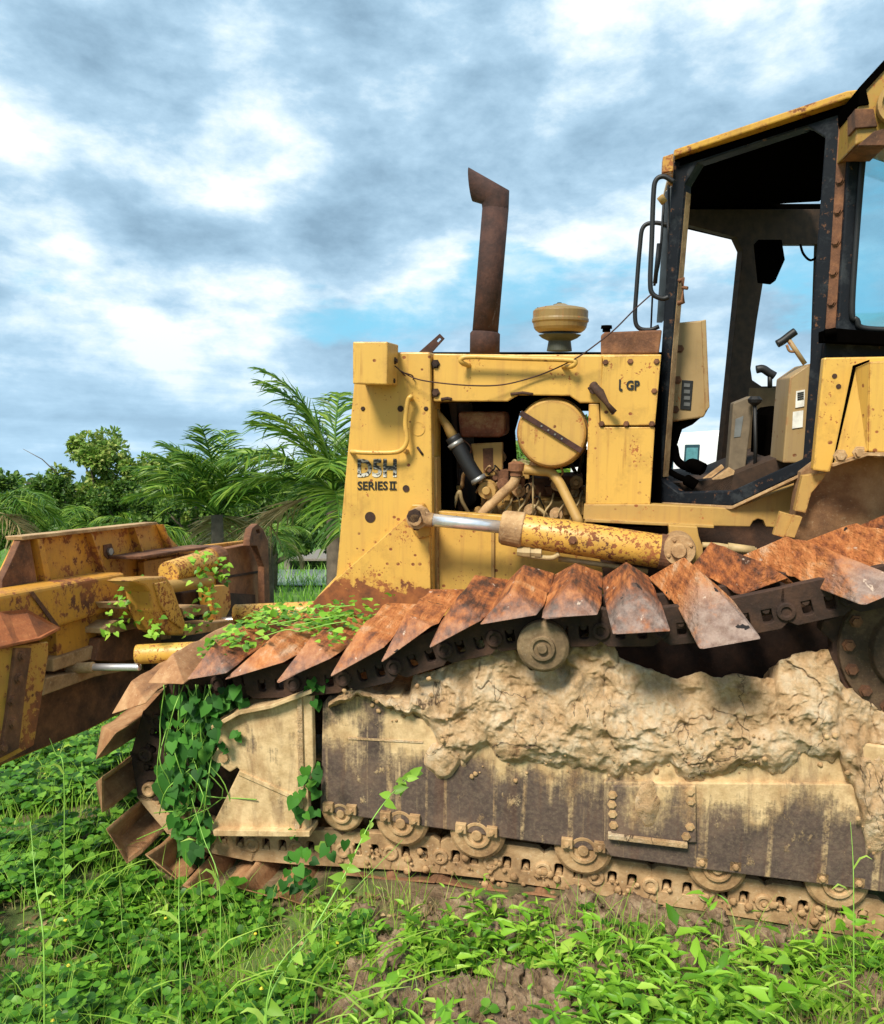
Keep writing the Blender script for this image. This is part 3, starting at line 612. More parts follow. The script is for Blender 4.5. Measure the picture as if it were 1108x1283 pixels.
# fender panels
FP = .62
plate('fender_side_panel', [(1033, 448), (1200, 445), (1200, 470), (1086, 470), (1044, 580), (1040, 592), (1019, 589)], FP, .05, YEL, .006)
f1 = [L(1072, 460, FP-.0), L(1090, 453, FP-.12), L(1088, 566, FP-.12), L(1044, 581, FP-.0)]
b = MB(); b.add(f1+[p+Vector((0.02, .1, 0)) for p in f1], [(0, 1, 2, 3), (7, 6, 5, 4), (0, 4, 5, 1), (1, 5, 6, 2), (2, 6, 7, 3), (3, 7, 4, 0)])
b.prism([L(1090.5, 453, FP-.12), L(1200, 447, FP-.12), L(1200, 572, FP-.12), L(1088.5, 566, FP-.12)], (0, .3, 0))
fb = b.build('fender_box', YEL, doz, .006)
b = MB(); b.prism([L(1044, 581, FP-.02), L(1088, 567, FP-.14), L(1200, 572, FP-.14), L(1200, 576, FP-.14), L(1088, 571, FP-.14), L(1044, 585, FP-.02)], (0, .25, 0)); 
for x, y in ((1053, 571), (1077, 567), (1101, 566)): b.bolt(L(x, y, FP-.1), .018, .018)
b.build('fender_lip', RUSTM, fb, .002)
b = MB()
for x, y in ((1046, 471), (1051, 484)): b.lathe(L(x, y, FP-.001), (0, -1, 0), [(0, .0095), (.002, .0095)], 12)
b.build('bolt_hole', RUSTD, fb)
MB().prism([L(1069, 458, FP-.004), L(1074, 458, FP-.004), L(1047, 579, FP-.004), L(1043, 583, FP-.004)], (0, .003, 0)).build('gap_shade_strip', DARK, fb)  # dark strip over the paint, standing in for shade in the gap
MB().prism([L(1069, 458, FP-.005), L(1090, 450.5, FP-.125), L(1090, 453, FP-.123), L(1072, 461, FP-.003)], (0, .004, 0)).build('gap_shade_strip', DARK, fb)
plate('fender_liner', [(1004, 592), (1040, 560), (1200, 540), (1200, 760), (960, 720), (992, 668)], FP+.12, .1, m_rust('liner_rust', (.08, .035, .015), (.22, .11, .045), (.42, .27, .13), 3), .004)
b = MB(); b.prism([L(1006, 596, FP+.05), L(1036, 592, FP+.05), L(1032, 600, FP+.05), L(1017, 618, FP+.05), L(1010, 643, FP+.05), L(996, 640, FP+.05)], (0, .04, 0))
b.prism([L(978, 641, FP+.02), L(995, 646, FP+.02), L(984, 674, FP+.02), L(969, 670, FP+.02)], (0, .03, 0)); b.prism([L(996, 646, FP+.0), L(1006, 648, FP+.0), L(996, 674, FP+.0), L(984, 672, FP+.0)], (0, .04, 0))
b.build('fender_bracket', YELD, doz, .004)
# roof lamp box at the right
lb2 = MB(); lb2.prism([L(1078, 108, .5), L(1108, 76, .5), L(1200, 40, .5), L(1200, 200, .5), L(1105, 168, .5), L(1072, 182, .5)], (0, .25, 0)); lbo = lb2.build('roof_lamp_housing', m_paint('lamp_housing_paint', amt=.05, fine=.03, base=(.4, .24, .04)), doz, .006)
plate('lamp_housing_shade', [(1076, 110), (1108, 75), (1200, 34), (1200, 46), (1110, 86), (1086, 112), (1090, 130), (1076, 132)], .49, .27, DARK, .003, parent=lbo)
MB().lathe(L(1124, 132, .49), (0, -1, 0), [(0, .07), (.04, .075), (.04, .06), (.02, .055)], 24).build('work_lamp', YELD, lbo)
b = MB(); b.prism([L(1072, 136, .485), L(1095, 136, .485), L(1100, 158, .485), L(1072, 160, .485)], (0, .1, 0)); b.prism([L(1075, 182, .47), L(1096, 164, .47), L(1112, 160, .47), L(1112, 182, .47)], (0, .2, 0)); b.build('lamp_bracket', RUSTB, lbo, .002)

# ================================================================== TRACK
pathpx = [(1300, 668), (1180, 704), (1060, 730), (960, 752), (880, 766), (800, 772), (725, 773), (650, 776), (600, 785), (535, 800), (475, 820), (405, 836), (335, 843), (270, 846)]
P = [L(x, y, 0) for x, y in pathpx]
wrappx = [(212, 862), (162, 890), (133, 935), (125, 985), (138, 1038), (180, 1084), (245, 1112)]
botpx = [(330, 1124), (420, 1130), (560, 1142), (760, 1172), (1000, 1212), (1260, 1260)]
poly = spline(P+[L(x, y, 0) for x, y in wrappx+botpx], 8)
# remove backward hops
cum = [0]
for i in range(1, len(poly)): cum.append(cum[-1]+(poly[i]-poly[i-1]).length)
def pt(s):
    for i in range(1, len(poly)):
        if cum[i] >= s:
            t = (s-cum[i-1])/max(cum[i]-cum[i-1], 1e-6); return poly[i-1].lerp(poly[i], t)
    return poly[-1]
def s_of(px, py):
    q = L(px, py, 0); return cum[min(range(len(poly)), key=lambda i: (poly[i]-q).length)]
PITCH = .212
sA = s_of(475, 820)
first = sA % PITCH
SHM = RUSTO
g = NT('track_shoe_rust'); n = g.noise(6, 10, .72); 
stv = g.noise(2, 7, .6, g.map((16, 2.2, 16)))
oi = g.n('ObjectInfo')
f = g.math('ADD', g.math('MULTIPLY', n, .55), g.math('MULTIPLY', stv, .45))
f = g.math('ADD', f, g.rng(oi.outputs['Random'], 0, 1, -.055, .045))
col = g.ramp(f, [(.37, (.065, .025, .012)), (.44, (.25, .075, .023)), (.51, (.46, .15, .038)), (.58, (.56, .22, .07)), (.67, (.63, .38, .22))])
y = g.sep()[1]
gm = g.math('MULTIPLY', g.rng(y, .17, .0), g.rng(g.noise(5, 8, .7), .36, .5))
col = g.mix(g.math('MULTIPLY', gm, g.rng(g.sep()[0], .0, 1.0, .55, .9)), col, g.ramp(g.noise(25, 8, .7), [(.35, (.17, .12, .1)), (.6, (.34, .26, .22))]))
holes = g.rng(g.noise(11, 3, .5), .715, .72)
col = g.mix(holes, col, (.01, .005, .004))
col = g.mix(g.math('MULTIPLY', g.rng(g.noise(30, 4, .6, g.map((1, .4, 1), (4, 0, 2))), .67, .71), .8), col, (.66, .5, .38))
SHM = g.fin(col, .72, 0, g.math('ADD', g.math('MULTIPLY', g.noise(2, 6, .6, g.map((20, 3, 20))), 2.0), g.math('ADD', g.noise(55, 6, .7), g.math('MULTIPLY', g.noise(9, 5, .6), 2.0))), .9, .011)
SHMUD = m_frame('shoe_inner_mud', 5, -5, .12)
SHWR = m_rust('wrapped_shoe_rust', (.11, .045, .02), (.34, .165, .07), (.55, .34, .17), 5, streak=1)
SHIN = m_rust('shoe_inner_rust', (.1, .045, .02), (.24, .11, .05), (.4, .23, .11), 5)
def shoe(mb, c, t, n, a, h, inset, Lw, th=.016, v0=0., skew=0., rnd=None, drop=0, tipk=1.0, tipd=0.0, shear=0.0):
    c0_, t0_ = c, t
    Y = Vector((0, 1, 0)); rnd = rnd or random
    def P_(s, hh, v): return c+t*s+n*hh+Y*v+Vector((1, 0, 0))*shear*(.45-v)
    j = lambda k=.011: rnd.uniform(-k, k)
    def shell(a, h, i0, i1, va, vb):
        nl = P_(-a*tipk+j(), -drop-tipd+j(), va-tipd*.6); nr = P_(a*.92+j(), -drop+tipd*.35+j(), va+tipd*2.2); rn_ = P_(skew+j(.01), h-drop*.4+j(), va+i0)
        out = [[nl, rn_, nr]]
        K = 7
        rows = []
        for k in range(K+1):
            q = k/K; v = va+i0+(vb-i1-va-i0)*q
            wob = [rnd.uniform(-.007, .007) for _ in range(5)]
            rows.append([P_(-a, 0+wob[0], v), P_(-a*.5+skew*.5, h*.5+wob[1], v), P_(skew, h+wob[2], v), P_(a*.5+skew*.5, h*.5+wob[3], v), P_(a, wob[4], v)])
        return nl, nr, rn_, rows, P_(-a, 0, vb), P_(a, 0, vb)
    st_ = rnd.getstate(); A = shell(a, h, inset, inset, v0, v0+Lw); rnd.setstate(st_); B = shell(a-th*1.2, h-th*1.3, inset+th*.4, inset+th*.4, v0+th, v0+Lw-th)
    off = 0
    for sh, flip in ((A, False), (B, True)):
        nl, nr, _, rows, fl_, fr_ = sh
        vs = [nl, nr]+[p for r in rows for p in r]+[fl_, fr_]; K = len(rows)-1; fs = []
        fs += [(0, 2, 3), (0, 3, 4), (0, 4, 1), (1, 4, 5), (1, 5, 6)]
        for k in range(K):
            for q in range(4): fs.append((2+k*5+q, 2+(k+1)*5+q, 2+(k+1)*5+q+1, 2+k*5+q+1))
        e = 2+K*5; m_ = len(vs)
        fs += [(m_-2, e+1, e), (m_-2, e+2, e+1), (m_-2, m_-1, e+2), (m_-1, e+3, e+2), (m_-1, e+4, e+3)]
        mb.add(vs, fs)
        off = len(vs)
    # rim
    nA = off; o = len(mb.v)-2*off
    K = len(A[3])-1
    rim = [0]+[2+k*5 for k in range(K+1)]+[nA-2, nA-1]+[2+k*5+4 for k in reversed(range(K+1))]+[1]
    for i in range(len(rim)):
        p, q = rim[i], rim[(i+1) % len(rim)]
        mb.f.append((o+p, o+q, o+nA+q, o+nA+p)); mb.sm.append(False)
    return mb
chain = MB()
track_holder_mb = MB()
shoes = []
n_sh = int((cum[-1]-first)/PITCH)
rr = random.Random(11)
for i in range(n_sh):
    s = first+i*PITCH
    c = (pt(s-PITCH*.0)+pt(s-PITCH))*.5 if False else pt(s-PITCH*.5) if s-PITCH*.5 > 0 else None
    if c is None: continue
    pa, pb = pt(max(0, s-PITCH)), pt(s)
    t = (pb-pa).normalized(); n = Vector((t.z, 0, -t.x))
    # outward normal: away from a point inside the loop
    ctr = Vector((c.x if c.x > L(330, 980, 0).x else L(330, 980, 0).x, 0, L(330, 980, 0).z if c.x < L(330, 980, 0).x else L(700, 930, 0).z))
    if False and i*PITCH < cum[len(spline(P, 6))-1]-.1: 
        if n.z < 0: n = -n
    else:
        if (c-ctr).dot(n) < 0: n = -n
    shoes.append((i, c, t, n, pa, pb))
# chain links
def link(mb, c, t, n, pa, pb, top):
    v = .13 if top else .225; h0, h1 = (-.005, -.15) if top else (-.01, -.175); half = PITCH*.5
    def q(s, h): return c+t*s+n*h+Vector((0, v, 0))
    outer = [(-half*1.12, h0), (half*.98, h0), (half*1.12, h0-.04), (half*1.05, h1+.02), (half*.8, h1), (-half*.72, h1), (-half*.98, h1+.02), (-half*1.0, -.06)]
    hs = [[(a_, -.07), (a_, -.115), (a_+.008, -.122), (a_+.028, -.122), (a_+.036, -.115), (a_+.036, -.07)] for a_ in (-.058, .02)]
    mb.prism([q(*p) for p in outer], (0, .035, 0), [[q(*p) for p in h] for h in hs])
    mb.prism([q(*p)+Vector((0, .2, 0)) for p in outer], (0, .035, 0))
    mb.lathe(q(-half*.98, -.09), (0, -1, 0), [(-.2, .034), (-.001, .034), (.012, .032), (.012, .018), (.004, .017)], 16)
    for sx in (-.04, .038): mb.lathe(q(sx, -.075)+Vector((0, .05, 0)), (0, -1, 0), [(0, .014), (.045, .014)], 8)
sc_top = s_of(270, 846)
ch_t, ch_b = MB(), MB()
for (i, c, t, n, pa, pb) in shoes:
    s = i*PITCH
    link(ch_t if s < sc_top+.95 else ch_b, c, t, n, pa, pb, s < sc_top)
trk = ch_t.build('track_chain', RUSTD, doz, .002, seg=1)
trb = ch_b.build('track_chain', m_rust('muddy_chain', (.2, .11, .05), (.42, .26, .125), (.6, .42, .23), 6), doz, .003, seg=1)
px_of = lambda c: c
def s_px(c):
    w = M @ c; d = w-CAM; return CX+F*d.x/d.y
for (i, c, t, n, pa, pb) in shoes:
    x = s_px(c); s = i*PITCH; top = s < sc_top
    shear = 0
    a, h, ins, Lw, v0, skew, drop, tipk, tipd = PITCH*.53, .085, .15, .74, rr.uniform(-.015, .02), rr.uniform(-.008, .008), 0, 1.12, .022
    if top:
        # every shoe rides up over the one in front, so its front corner hangs low
        tl = rr.uniform(.06, .1) if x < 640 else .02; sg = -1 if t.x < 0 else 1
        t2 = (t-n*tl*-1*1.0).normalized() if False else (t+n*(-tl)*(1 if t.x < 0 else -1)).normalized()
        n2 = Vector((t2.z, 0, -t2.x)); n2 = n2 if n2.z > 0 else -n2
        if t2.x > 0: t2 = -t2
        t, n = -t2, n2                                # t points to the rear, so -a is the front corner
        if x > 640: tipd = .004; tipk = 1.0
        if x > 735: v0 -= .05
        if 770 < x < 850: drop = .035; v0 -= .04; a *= .92; h = .11; ins = .2
        if 850 < x < 905: drop = .06; v0 -= .09; a *= .88; h = .13; ins = .26
        shear = 0 if x < 760 else min(.36, (x-760)/230*.38)
        if x > 905: h = .115; v0 -= .03; ins = .24; a *= .84; tipd = .012
    else:
        tipd = .0; tipk = 1.0
        wrap = x < 395
        if wrap:
            h = .1; a = PITCH*.46; ins = .11; tipk = 1.05; tipd = .01
            if s > sc_top+.1:
                ang = rr.uniform(.2, .36); ca, sa_ = math.cos(ang), math.sin(ang); t, n = (t*ca+n*sa_), (n*ca-t*sa_); v0 += rr.uniform(-.03, .03); c = c+n*.015
        else: v0 = .17; Lw = .55
    broken = top and 905 < x < 975
    sm_ = MB()
    if broken: v0 += .26; Lw -= .26; drop = -.02; ins = .03; h = .1
    shoe(sm_, c, t, n, a, h, ins, Lw, v0=v0, skew=skew, rnd=rr, drop=drop, tipk=tipk, tipd=tipd, shear=shear)
    o = sm_.build('track_shoe', SHM if (top or s < sc_top+.15) else (SHWR if x < 395 else SHIN), trk if top else trb, .006, seg=2)
    if broken: o['label'] = 'rusted-through track shoe with a broken ragged edge'
# rollers under the frame
FRV = .17
zt, zb_ = L(700, 955, FRV).z, L(700, 1060, FRV).z
FM = m_frame('track_frame_steel', zt+.03, zb_+.03)
fr = plate('track_frame', [(404, 882), (412, 872), (500, 872), (520, 900), (600, 915), (760, 915), (1050, 925), (1100, 935), (1260, 940), (1260, 1136), (1108, 1117), (757, 1071), (755, 1068), (560, 1040), (401, 1017), (403, 950)], FRV, .5, FM, .006)
plate('frame_side_plate', [(757, 980), (1260, 985), (1260, 1137.5), (1108, 1118), (862, 1087), (765, 1073), (757, 1060)], FRV-.018, .02, FM, .004, parent=fr)
cov = plate('access_cover', [(766, 985), (872, 985), (873, 1056), (862, 1056), (766, 1044)], FRV-.034, .017, m_frame('access_cover_steel', zt+.1, zb_, .02), .004, parent=fr)
b = MB()
for x, y in ((768, 996), (767, 1008), (768, 1020), (769, 1034), (865, 992), (866, 1004), (865, 1036), (860, 1048)): b.bolt(L(x, y, FRV-.034), .012, .01)
b.build('bolt', RUSTM, fr)
plate('cover_flange', [(762, 1046), (862, 1058), (862, 1064), (762, 1052)], FRV-.05, .03, MUD, .003, parent=fr)
b = MB(); b.prism([L(403, 944, FRV-.004), L(520, 925, FRV-.004), L(520, 927.5, FRV-.004), L(403, 947, FRV-.004)], (0, .004, 0)) if False else b.prism([L(436, 924, FRV-.004), L(530, 929, FRV-.004), L(530, 931.5, FRV-.004), L(436, 926.5, FRV-.004)], (0, .004, 0)); b.build('weld_seam', MUD, fr)
def roller(cx, cy, rpx, v, name='track_roller', mat=RUSTM, par=None, collar=True):
    c = L(cx, cy, v); r = rpx*(L(cx+10, cy, v)-c).length/10
    o = MB().lathe(c, (0, 1, 0), [(0, r*.86), (.012, r), (.05, r), (.05, r*.8), (.3, r*.8)], 36).build(name, mat, doz, .003)
    b = MB(); b.lathe(c, (0, -1, 0), [(0, r*.5), (.014, r*.48), (.014, r*.36), (.004, r*.34), (.004, r*.2), (.018, r*.18)], 24)
    if collar:
        for sx in (-1, 1): b.prism([c+Vector((sx*r*.55-.022, -.03, .01)), c+Vector((sx*r*.55+.022, -.03, .01)), c+Vector((sx*r*.55+.022, -.03, .05)), c+Vector((sx*r*.55-.022, -.03, .05))], (0, .03, 0))
        for sx in (-1, 1): b.bolt(c+Vector((sx*r*.55, -.03, .028)), .009, .012)
    b.build('roller_hub', mat, o, .002); return o
for cx, cy, r in ((428, 1018, 26), (503, 1030, 33), (598, 1045, 35), (731, 1064, 37), (899, 1087, 38), (1050, 1107, 41)):
    roller(cx, cy, r, FRV+.012)
roller(680, 812, 33, .07, 'carrier_roller', m_rust('roller_rust', (.06, .038, .02), (.17, .11, .055), (.32, .22, .12), 9), doz, False)
# idler, its guard and the recoil rod
ic = L(300, 985, .27); 
MB().lathe(ic, (0, 1, 0), [(0, .2), (.02, .3), (.04, .31), (.08, .31), (.08, .33), (.14, .33), (.14, .31), (.2, .31)], 40).build('idler_wheel', RUSTD, doz, .004)
GM = m_frame('idler_guard_steel', L(330, 1045, .2).z-.1, L(330, 880, .2).z-.9, .0)
ig = plate('idler_guard', [(263, 912), (300, 892), (340, 886), (386, 868), (391, 872), (393, 960), (386, 990), (388, 1048), (268, 1046), (265, 1036), (300, 965), (297, 962), (288, 968), (264, 951), (274, 935), (272, 925)], .13, .035, GM, .006)
plate('guard_top_lip', [(262, 911), (300, 890), (340, 883), (390, 864), (391, 869), (340, 888), (300, 896), (266, 915)], .09, .2, GM, .003, parent=ig)
plate('guard_edge_strip', [(372, 872), (378, 870), (381, 1000), (374, 1046), (368, 1044), (374, 1000)], .118, .014, MUD, .003, parent=ig)
plate('guard_bottom_lip', [(266, 1040), (388, 1042), (388, 1049), (268, 1048)], .1, .1, GM, .003, parent=ig)
MB().lathe(L(281, 948, .13), (0, -1, 0), [(0, .022), (.012, .022)], 10).build('guard_bolt', RUSTM, ig)
plate('guard_fold', [(300, 966), (374, 1000), (372, 1004), (298, 971)], .122, .01, GM, .002, parent=ig)
MB().lathe(L(386, 920, .42), (1, 0, 0), [(0, .135), (.17, .135)], 36).build('recoil_cylinder', simple('bare_grey_steel', (.42, .44, .44), .32, .8, .3, 8), doz)
plate('inner_frame_wall', [(300, 850), (520, 800), (760, 760), (1260, 700), (1260, 1150), (300, 1080)], .72, .05, RUSTD, 0)
ft = plate('frame_front_head', [(300, 880), (404, 872), (404, 1025), (300, 1040)], .3, .35, RUSTD, .01)
# sprocket
scn = L(1150, 812, .24); r = .33
prof = []; NT_ = 13
sp = MB(); pts = []
for k in range(NT_*4):
    a = 2*math.pi*k/(NT_*4); rr_ = r*(1.0 if k % 4 in (0, 1) else .86); pts.append(scn+Vector((math.cos(a)*rr_, 0, math.sin(a)*rr_)))
sp.prism(pts, (0, .07, 0)); spo = sp.build('drive_sprocket', RUSTD, doz, .006)
SPM = m_rust('sprocket_rust', (.03, .018, .01), (.08, .045, .024), (.16, .1, .05), 8)
MB().lathe(scn, (0, -1, 0), [(0, .27), (.02, .265), (.02, .17), (.05, .16), (.07, .09)], 36).build('sprocket_hub', SPM, spo, .003)
b = MB()
for k in range(16): a = 2*math.pi*k/16; b.bolt(scn+Vector((math.cos(a)*.235, -.02, math.sin(a)*.235)), .016, .02)
b.build('bolt', RUSTB, spo)
b = MB(); b.tube([L(540, 828, .3), L(610, 812, .3)], .01, 6); b.prism([L(535, 836, .26), L(560, 835, .26), L(597, 800, .26), L(660, 790, .26), L(700, 790, .26), L(700, 830, .3), L(560, 841, .26)], (0, .3, 0)); b.build('carrier_support', RUSTD, doz, .003)

# ================================================================== DRIED MUD (rests on the track frame)
top_pts = [(412, 873), (425, 862), (445, 857), (470, 862), (500, 868), (512, 868), (516, 848), (545, 842), (570, 830), (578, 812), (600, 801), (640, 800), (652, 822), (665, 838), (690, 842), (706, 832), (716, 800), (740, 790), (762, 796), (776, 826), (800, 835), (825, 846), (850, 851), (878, 843), (905, 849), (925, 843), (950, 848), (972, 852), (977, 832), (995, 822), (1015, 818), (1036, 812), (1046, 828), (1052, 852), (1062, 862), (1075, 860), (1087, 862), (1095, 880), (1110, 886), (1160, 890), (1240, 890)]
bot_pts = [(412, 884), (450, 880), (500, 884), (528, 900), (556, 950), (585, 968), (610, 940), (640, 955), (700, 958), (760, 975), (820, 965), (860, 975), (900, 970), (960, 962), (1010, 950), (1050, 955), (1070, 1000), (1085, 1080), (1108, 1075), (1160, 1090), (1240, 1100)]
def interp(pts, x):
    for (x0, y0), (x1, y1) in zip(pts, pts[1:]):
        if x0 <= x <= x1: return y0+(y1-y0)*(x-x0)/(x1-x0)
    return pts[-1][1]
NX, NY = 640, 170
vs = []; fs = []
def fbm(p, o=5):
    return noise.fractal(p, 1.0, 2.1, o)
for i in range(NX):
    x = 412+(1200-412)*i/(NX-1); yt, yb = interp(top_pts, x), interp(bot_pts, x)+16*noise.noise(Vector((x*.021, 3, 1)))+9*noise.noise(Vector((x*.09, 3, 1)))
    for j in range(NY):
        s = j/(NY-1)*1.35
        if s <= 1:
            py = yb+(yt-yb)*s
            q_ = min(1, s/.2); q_ = 1-(1-q_)**2
            p = L(x, py, FRV+.004-.055*q_+.03*s+.12*max(0, s-.35)**1.15)
            amp = min(1, .3+s*2)
        else:
            p = L(x, yt, FRV+.004-.055+.03+.12*.65**1.15); q = (s-1)/.35
            p = p+Vector((0, .4*q, -.13*q-.1*q*q)); amp = 1
        q3 = p*1.0
        d1 = fbm(q3*4.2, 4)*.03; d2 = (.5-noise.voronoi(q3*11)[0][0])*.022*(.4+max(0, s-.35)*1.6); d3 = fbm(q3*30, 4)*.008
        dd_ = (d1+d2+d3)*amp
        d3 += (.5-noise.voronoi(q3*26+Vector((fbm(q3*9, 2)*.6, 0, 0)))[0][0])*.014+fbm(q3*70, 2)*.004
        crackn = abs(fbm(Vector((q3.x*3.1, 5, q3.z*2.2)), 4))
        if crackn < .015 and s < 1: dd_ -= .022*(1-crackn/.015)*amp
        dd_ += (abs(fbm(q3*8.5+Vector((3, 1, 0)), 4))*-.05+.014)*amp
        p = p+Vector((fbm(q3*9+Vector((7, 0, 0)), 3)*.008, -dd_, fbm(q3*9+Vector((0, 9, 0)), 3)*.012+(max(0, s-.85)*d2*2.0)))
        vs.append(p)
for i in range(NX-1):
    for j in range(NY-1):
        a = i*NY+j; fs.append((a, a+1, a+NY+1, a+NY))
mm = MB(); mm.add(vs, fs, True); mud = mm.build('dried_mud', MUD, None); mud.matrix_world = M
tag(mud, 'cracked tan dried mud caked along the top of the track frame', 'mud', kind='stuff')
cb = MB(); rg2 = random.Random(8)
def crumb(mb, c, r, seed):
    vs = []; n1, n2 = 9, 6
    for j in range(n2+1):
        th = math.pi*j/n2
        for i in range(n1):
            ph = 2*math.pi*i/n1; d_ = Vector((math.sin(th)*math.cos(ph), math.sin(th)*math.sin(ph)*.6, math.cos(th)))
            vs.append(Vector(c)+d_*r*(1+.5*noise.noise(d_*2.3+Vector((seed, 0, 0)))))
    mb.add(vs, [(j*n1+i, j*n1+(i+1) % n1, (j+1)*n1+(i+1) % n1, (j+1)*n1+i) for j in range(n2) for i in range(n1)], True)
for k in range(130):
    x = rg2.uniform(400, 1150); yb_ = 1042+(x-400)*.138; y = yb_+abs(rg2.gauss(0, 1))*16+8; r_c = rg2.choice((.004, .007, .010, .016))
    crumb(cb, L(x, y, .215), r_c, k)
for k in range(110):
    x = rg2.uniform(420, 1150); y = interp(bot_pts, x)+rg2.uniform(-60, 25) if x > 540 else interp(top_pts, x)+rg2.uniform(5, 40); crumb(cb, L(x, y, FRV-.002 if y > interp(bot_pts, x) else FRV-.05), rg2.choice((.004, .006, .010)), 900+k)
cbo = cb.build('mud_crumbs', RUSTM); cbo.matrix_world = M; tag(cbo, 'small tan mud crumbs stuck to the lower chain and frame', 'mud', kind='stuff')
# splats lower on the frame
def splat(cx, cy, rx, ry, th, v, seed):
    mb = MB(); rg = random.Random(seed); n1, n2 = 40, 9; vs = [L(cx, cy, v-th)]; fs = []
    for a in range(n1):
        an = 2*math.pi*a/n1; k = 1+.35*noise.noise(Vector((math.cos(an)*1.6, math.sin(an)*1.6, seed)))
        for b_ in range(1, n2+1):
            q = b_/n2; p = L(cx+math.cos(an)*rx*k*q, cy+math.sin(an)*ry*k*q, v-th*(1-q*q)+(.004 if b_ == n2 else 0))
            p.y += fbm(p*22, 4)*.012*(1-q*.7)-(.012 if .6 < q < .85 else 0)*(rx > 18 and ry > 18); vs.append(p)
    for a in range(n1):
        b2 = (a+1) % n1; fs.append((0, 1+a*n2, 1+b2*n2))
        for k in range(n2-1): fs.append((1+a*n2+k, 1+a*n2+k+1, 1+b2*n2+k+1, 1+b2*n2+k))
    return mb.add(vs, fs, True)
for cx, cy, rx, ry, lab in ((556, 951, 24, 24, 'round disc of dried mud stuck on the left end of the track frame'), (812, 1008, 17, 28, 'small drip of dried mud on the bolted access cover'),):
    o = splat(cx, cy, rx, ry, .03, FRV-(.03 if cx > 700 else 0), cx).build('mud_splat', MUD, None); o.matrix_world = M
    tag(o, lab, 'mud')

# ================================================================== BLADE
bd = Vector((229, 1000, 41)).normalized(); bn = Vector((bd.y, -bd.x, 0)).normalized(); B0 = at(0, 957, 3.5)
def bp(off):
    p0_ = B0+bn*off
    def f(px, py):
        r_ = ray(px, py); return W2L(CAM+r_*((p0_-CAM).dot(bn)/r_.dot(bn)))
    return f
BNL = MI.to_3x3() @ bn; BDL = MI.to_3x3() @ bd
def bplate(name, px, off, t, mat, bevel=.005, holes=None, parent=None):
    f = bp(off); return MB().prism([f(x, y) for x, y in px], -BNL*t, [[f(x, y) for x, y in h] for h in holes] if holes else None).build(name, mat, parent or doz, bevel)
def bbeam(name, a, c, r, off, mat, parent=None, off2=None):
    return MB().tube([bp(off)(*a), bp(off if off2 is None else off2)(*c)], r, 20).build(name, mat, parent or doz, .003)
blade = bplate('blade', [(-60, 745), (2, 741), (4, 728), (29, 674), (197, 655), (226, 687), (320, 676), (340, 760), (338, 800), (110, 915), (0, 960), (-60, 985)], -.05, .05, YELB, .006)
bplate('blade_top_lip', [(27, 672), (197, 654), (199, 657), (29, 677)], .0, .09, RUSTM, .003, parent=blade)
f = bp(-.05)
for (x0, y0, x1, y1, w_) in ((40, 675, 51, 729, 7), (106, 668, 123, 717, 2.5), (161, 661, 177, 710, 2.5), (196, 657, 209, 690, 2.5)):
    MB().prism([f(x0-w_/2, y0), f(x0+w_/2, y0), f(x1+w_/2, y1), f(x1-w_/2, y1)], BNL*.045).build('blade_rib', YELB, blade, .003)
bplate('blade_side_flange', [(27, 674), (38, 676), (47, 732), (2, 741), (3, 726), (13, 706)], -.02, .035, RUSTB, .003, parent=blade)
bplate('patch_plate', [(130, 683), (140, 681), (144, 693), (136, 701), (131, 696)], -.044, .008, RUSTB, .002, parent=blade)
MB().lathe(bp(-.04)(137, 691), BNL, [(0, .02), (.012, .02)], 8).build('patch_bolt', STEEL, blade)
# box beam: upper slope, face and lower panel
bb = MB(); f0, f1_ = bp(-.03), bp(.14)
tp = [f0(-60, 738), f0(0, 736), f0(176, 706), f1_(162, 727), f1_(0, 752), f1_(-60, 758)]
bb.prism([f1_(-60, 752), f1_(0, 745), f1_(100, 727), f1_(158, 717), f1_(152, 755), f1_(144, 764), f1_(72, 787), f1_(0, 800), f1_(-60, 808)], -BNL*.18)
bb.build('blade_beam', YELB, blade, .02, seg=3)
MB().prism([bp(.145)(36, 742), bp(.145)(41, 741), bp(.145)(74, 785), bp(.145)(69, 787)], BNL*.004).build('beam_seam', RUSTB, blade)
bplate('lower_blade_panel', [(70, 786), (150, 760), (150, 806), (72, 830)], .09, .1, YELB, .004, parent=blade)
bplate('lower_moldboard', [(-60, 815), (0, 812), (70, 800), (240, 770), (240, 846), (110, 914), (0, 958), (-60, 984)], .0, .05, RUSTB, .004, parent=blade)
# rusty cap and end bit at near end
cap = MB(); fa, fb_ = bp(.3), bp(.16)
vs = [fb_(-60, 772), fb_(-2, 766), fb_(34, 763), fb_(76, 786), fa(50, 799), fa(18, 806), fa(-60, 825)]
MB().prism(vs, (0, 0, -.012)).build('blade_cap_plate', RUSTO, blade, .003)
eb2 = bplate('end_bit', [(-60, 822), (0, 812), (30, 808), (61, 804), (61, 820), (52, 880), (43, 934), (0, 957), (-60, 980)], .27, .04, YELR, .005)
bplate('wear_strip', [(20, 812), (40, 812), (33, 860), (24, 938), (1, 950), (10, 890)], .285, .02, RUSTB, .003, parent=eb2)
b = MB()
for x, y in ((27, 822), (23, 850), (14, 878), (16, 906), (4, 938)): b.bolt(bp(.287)(x, y), .014, .012, BNL)
b.build('bolt', RUSTB, eb2)
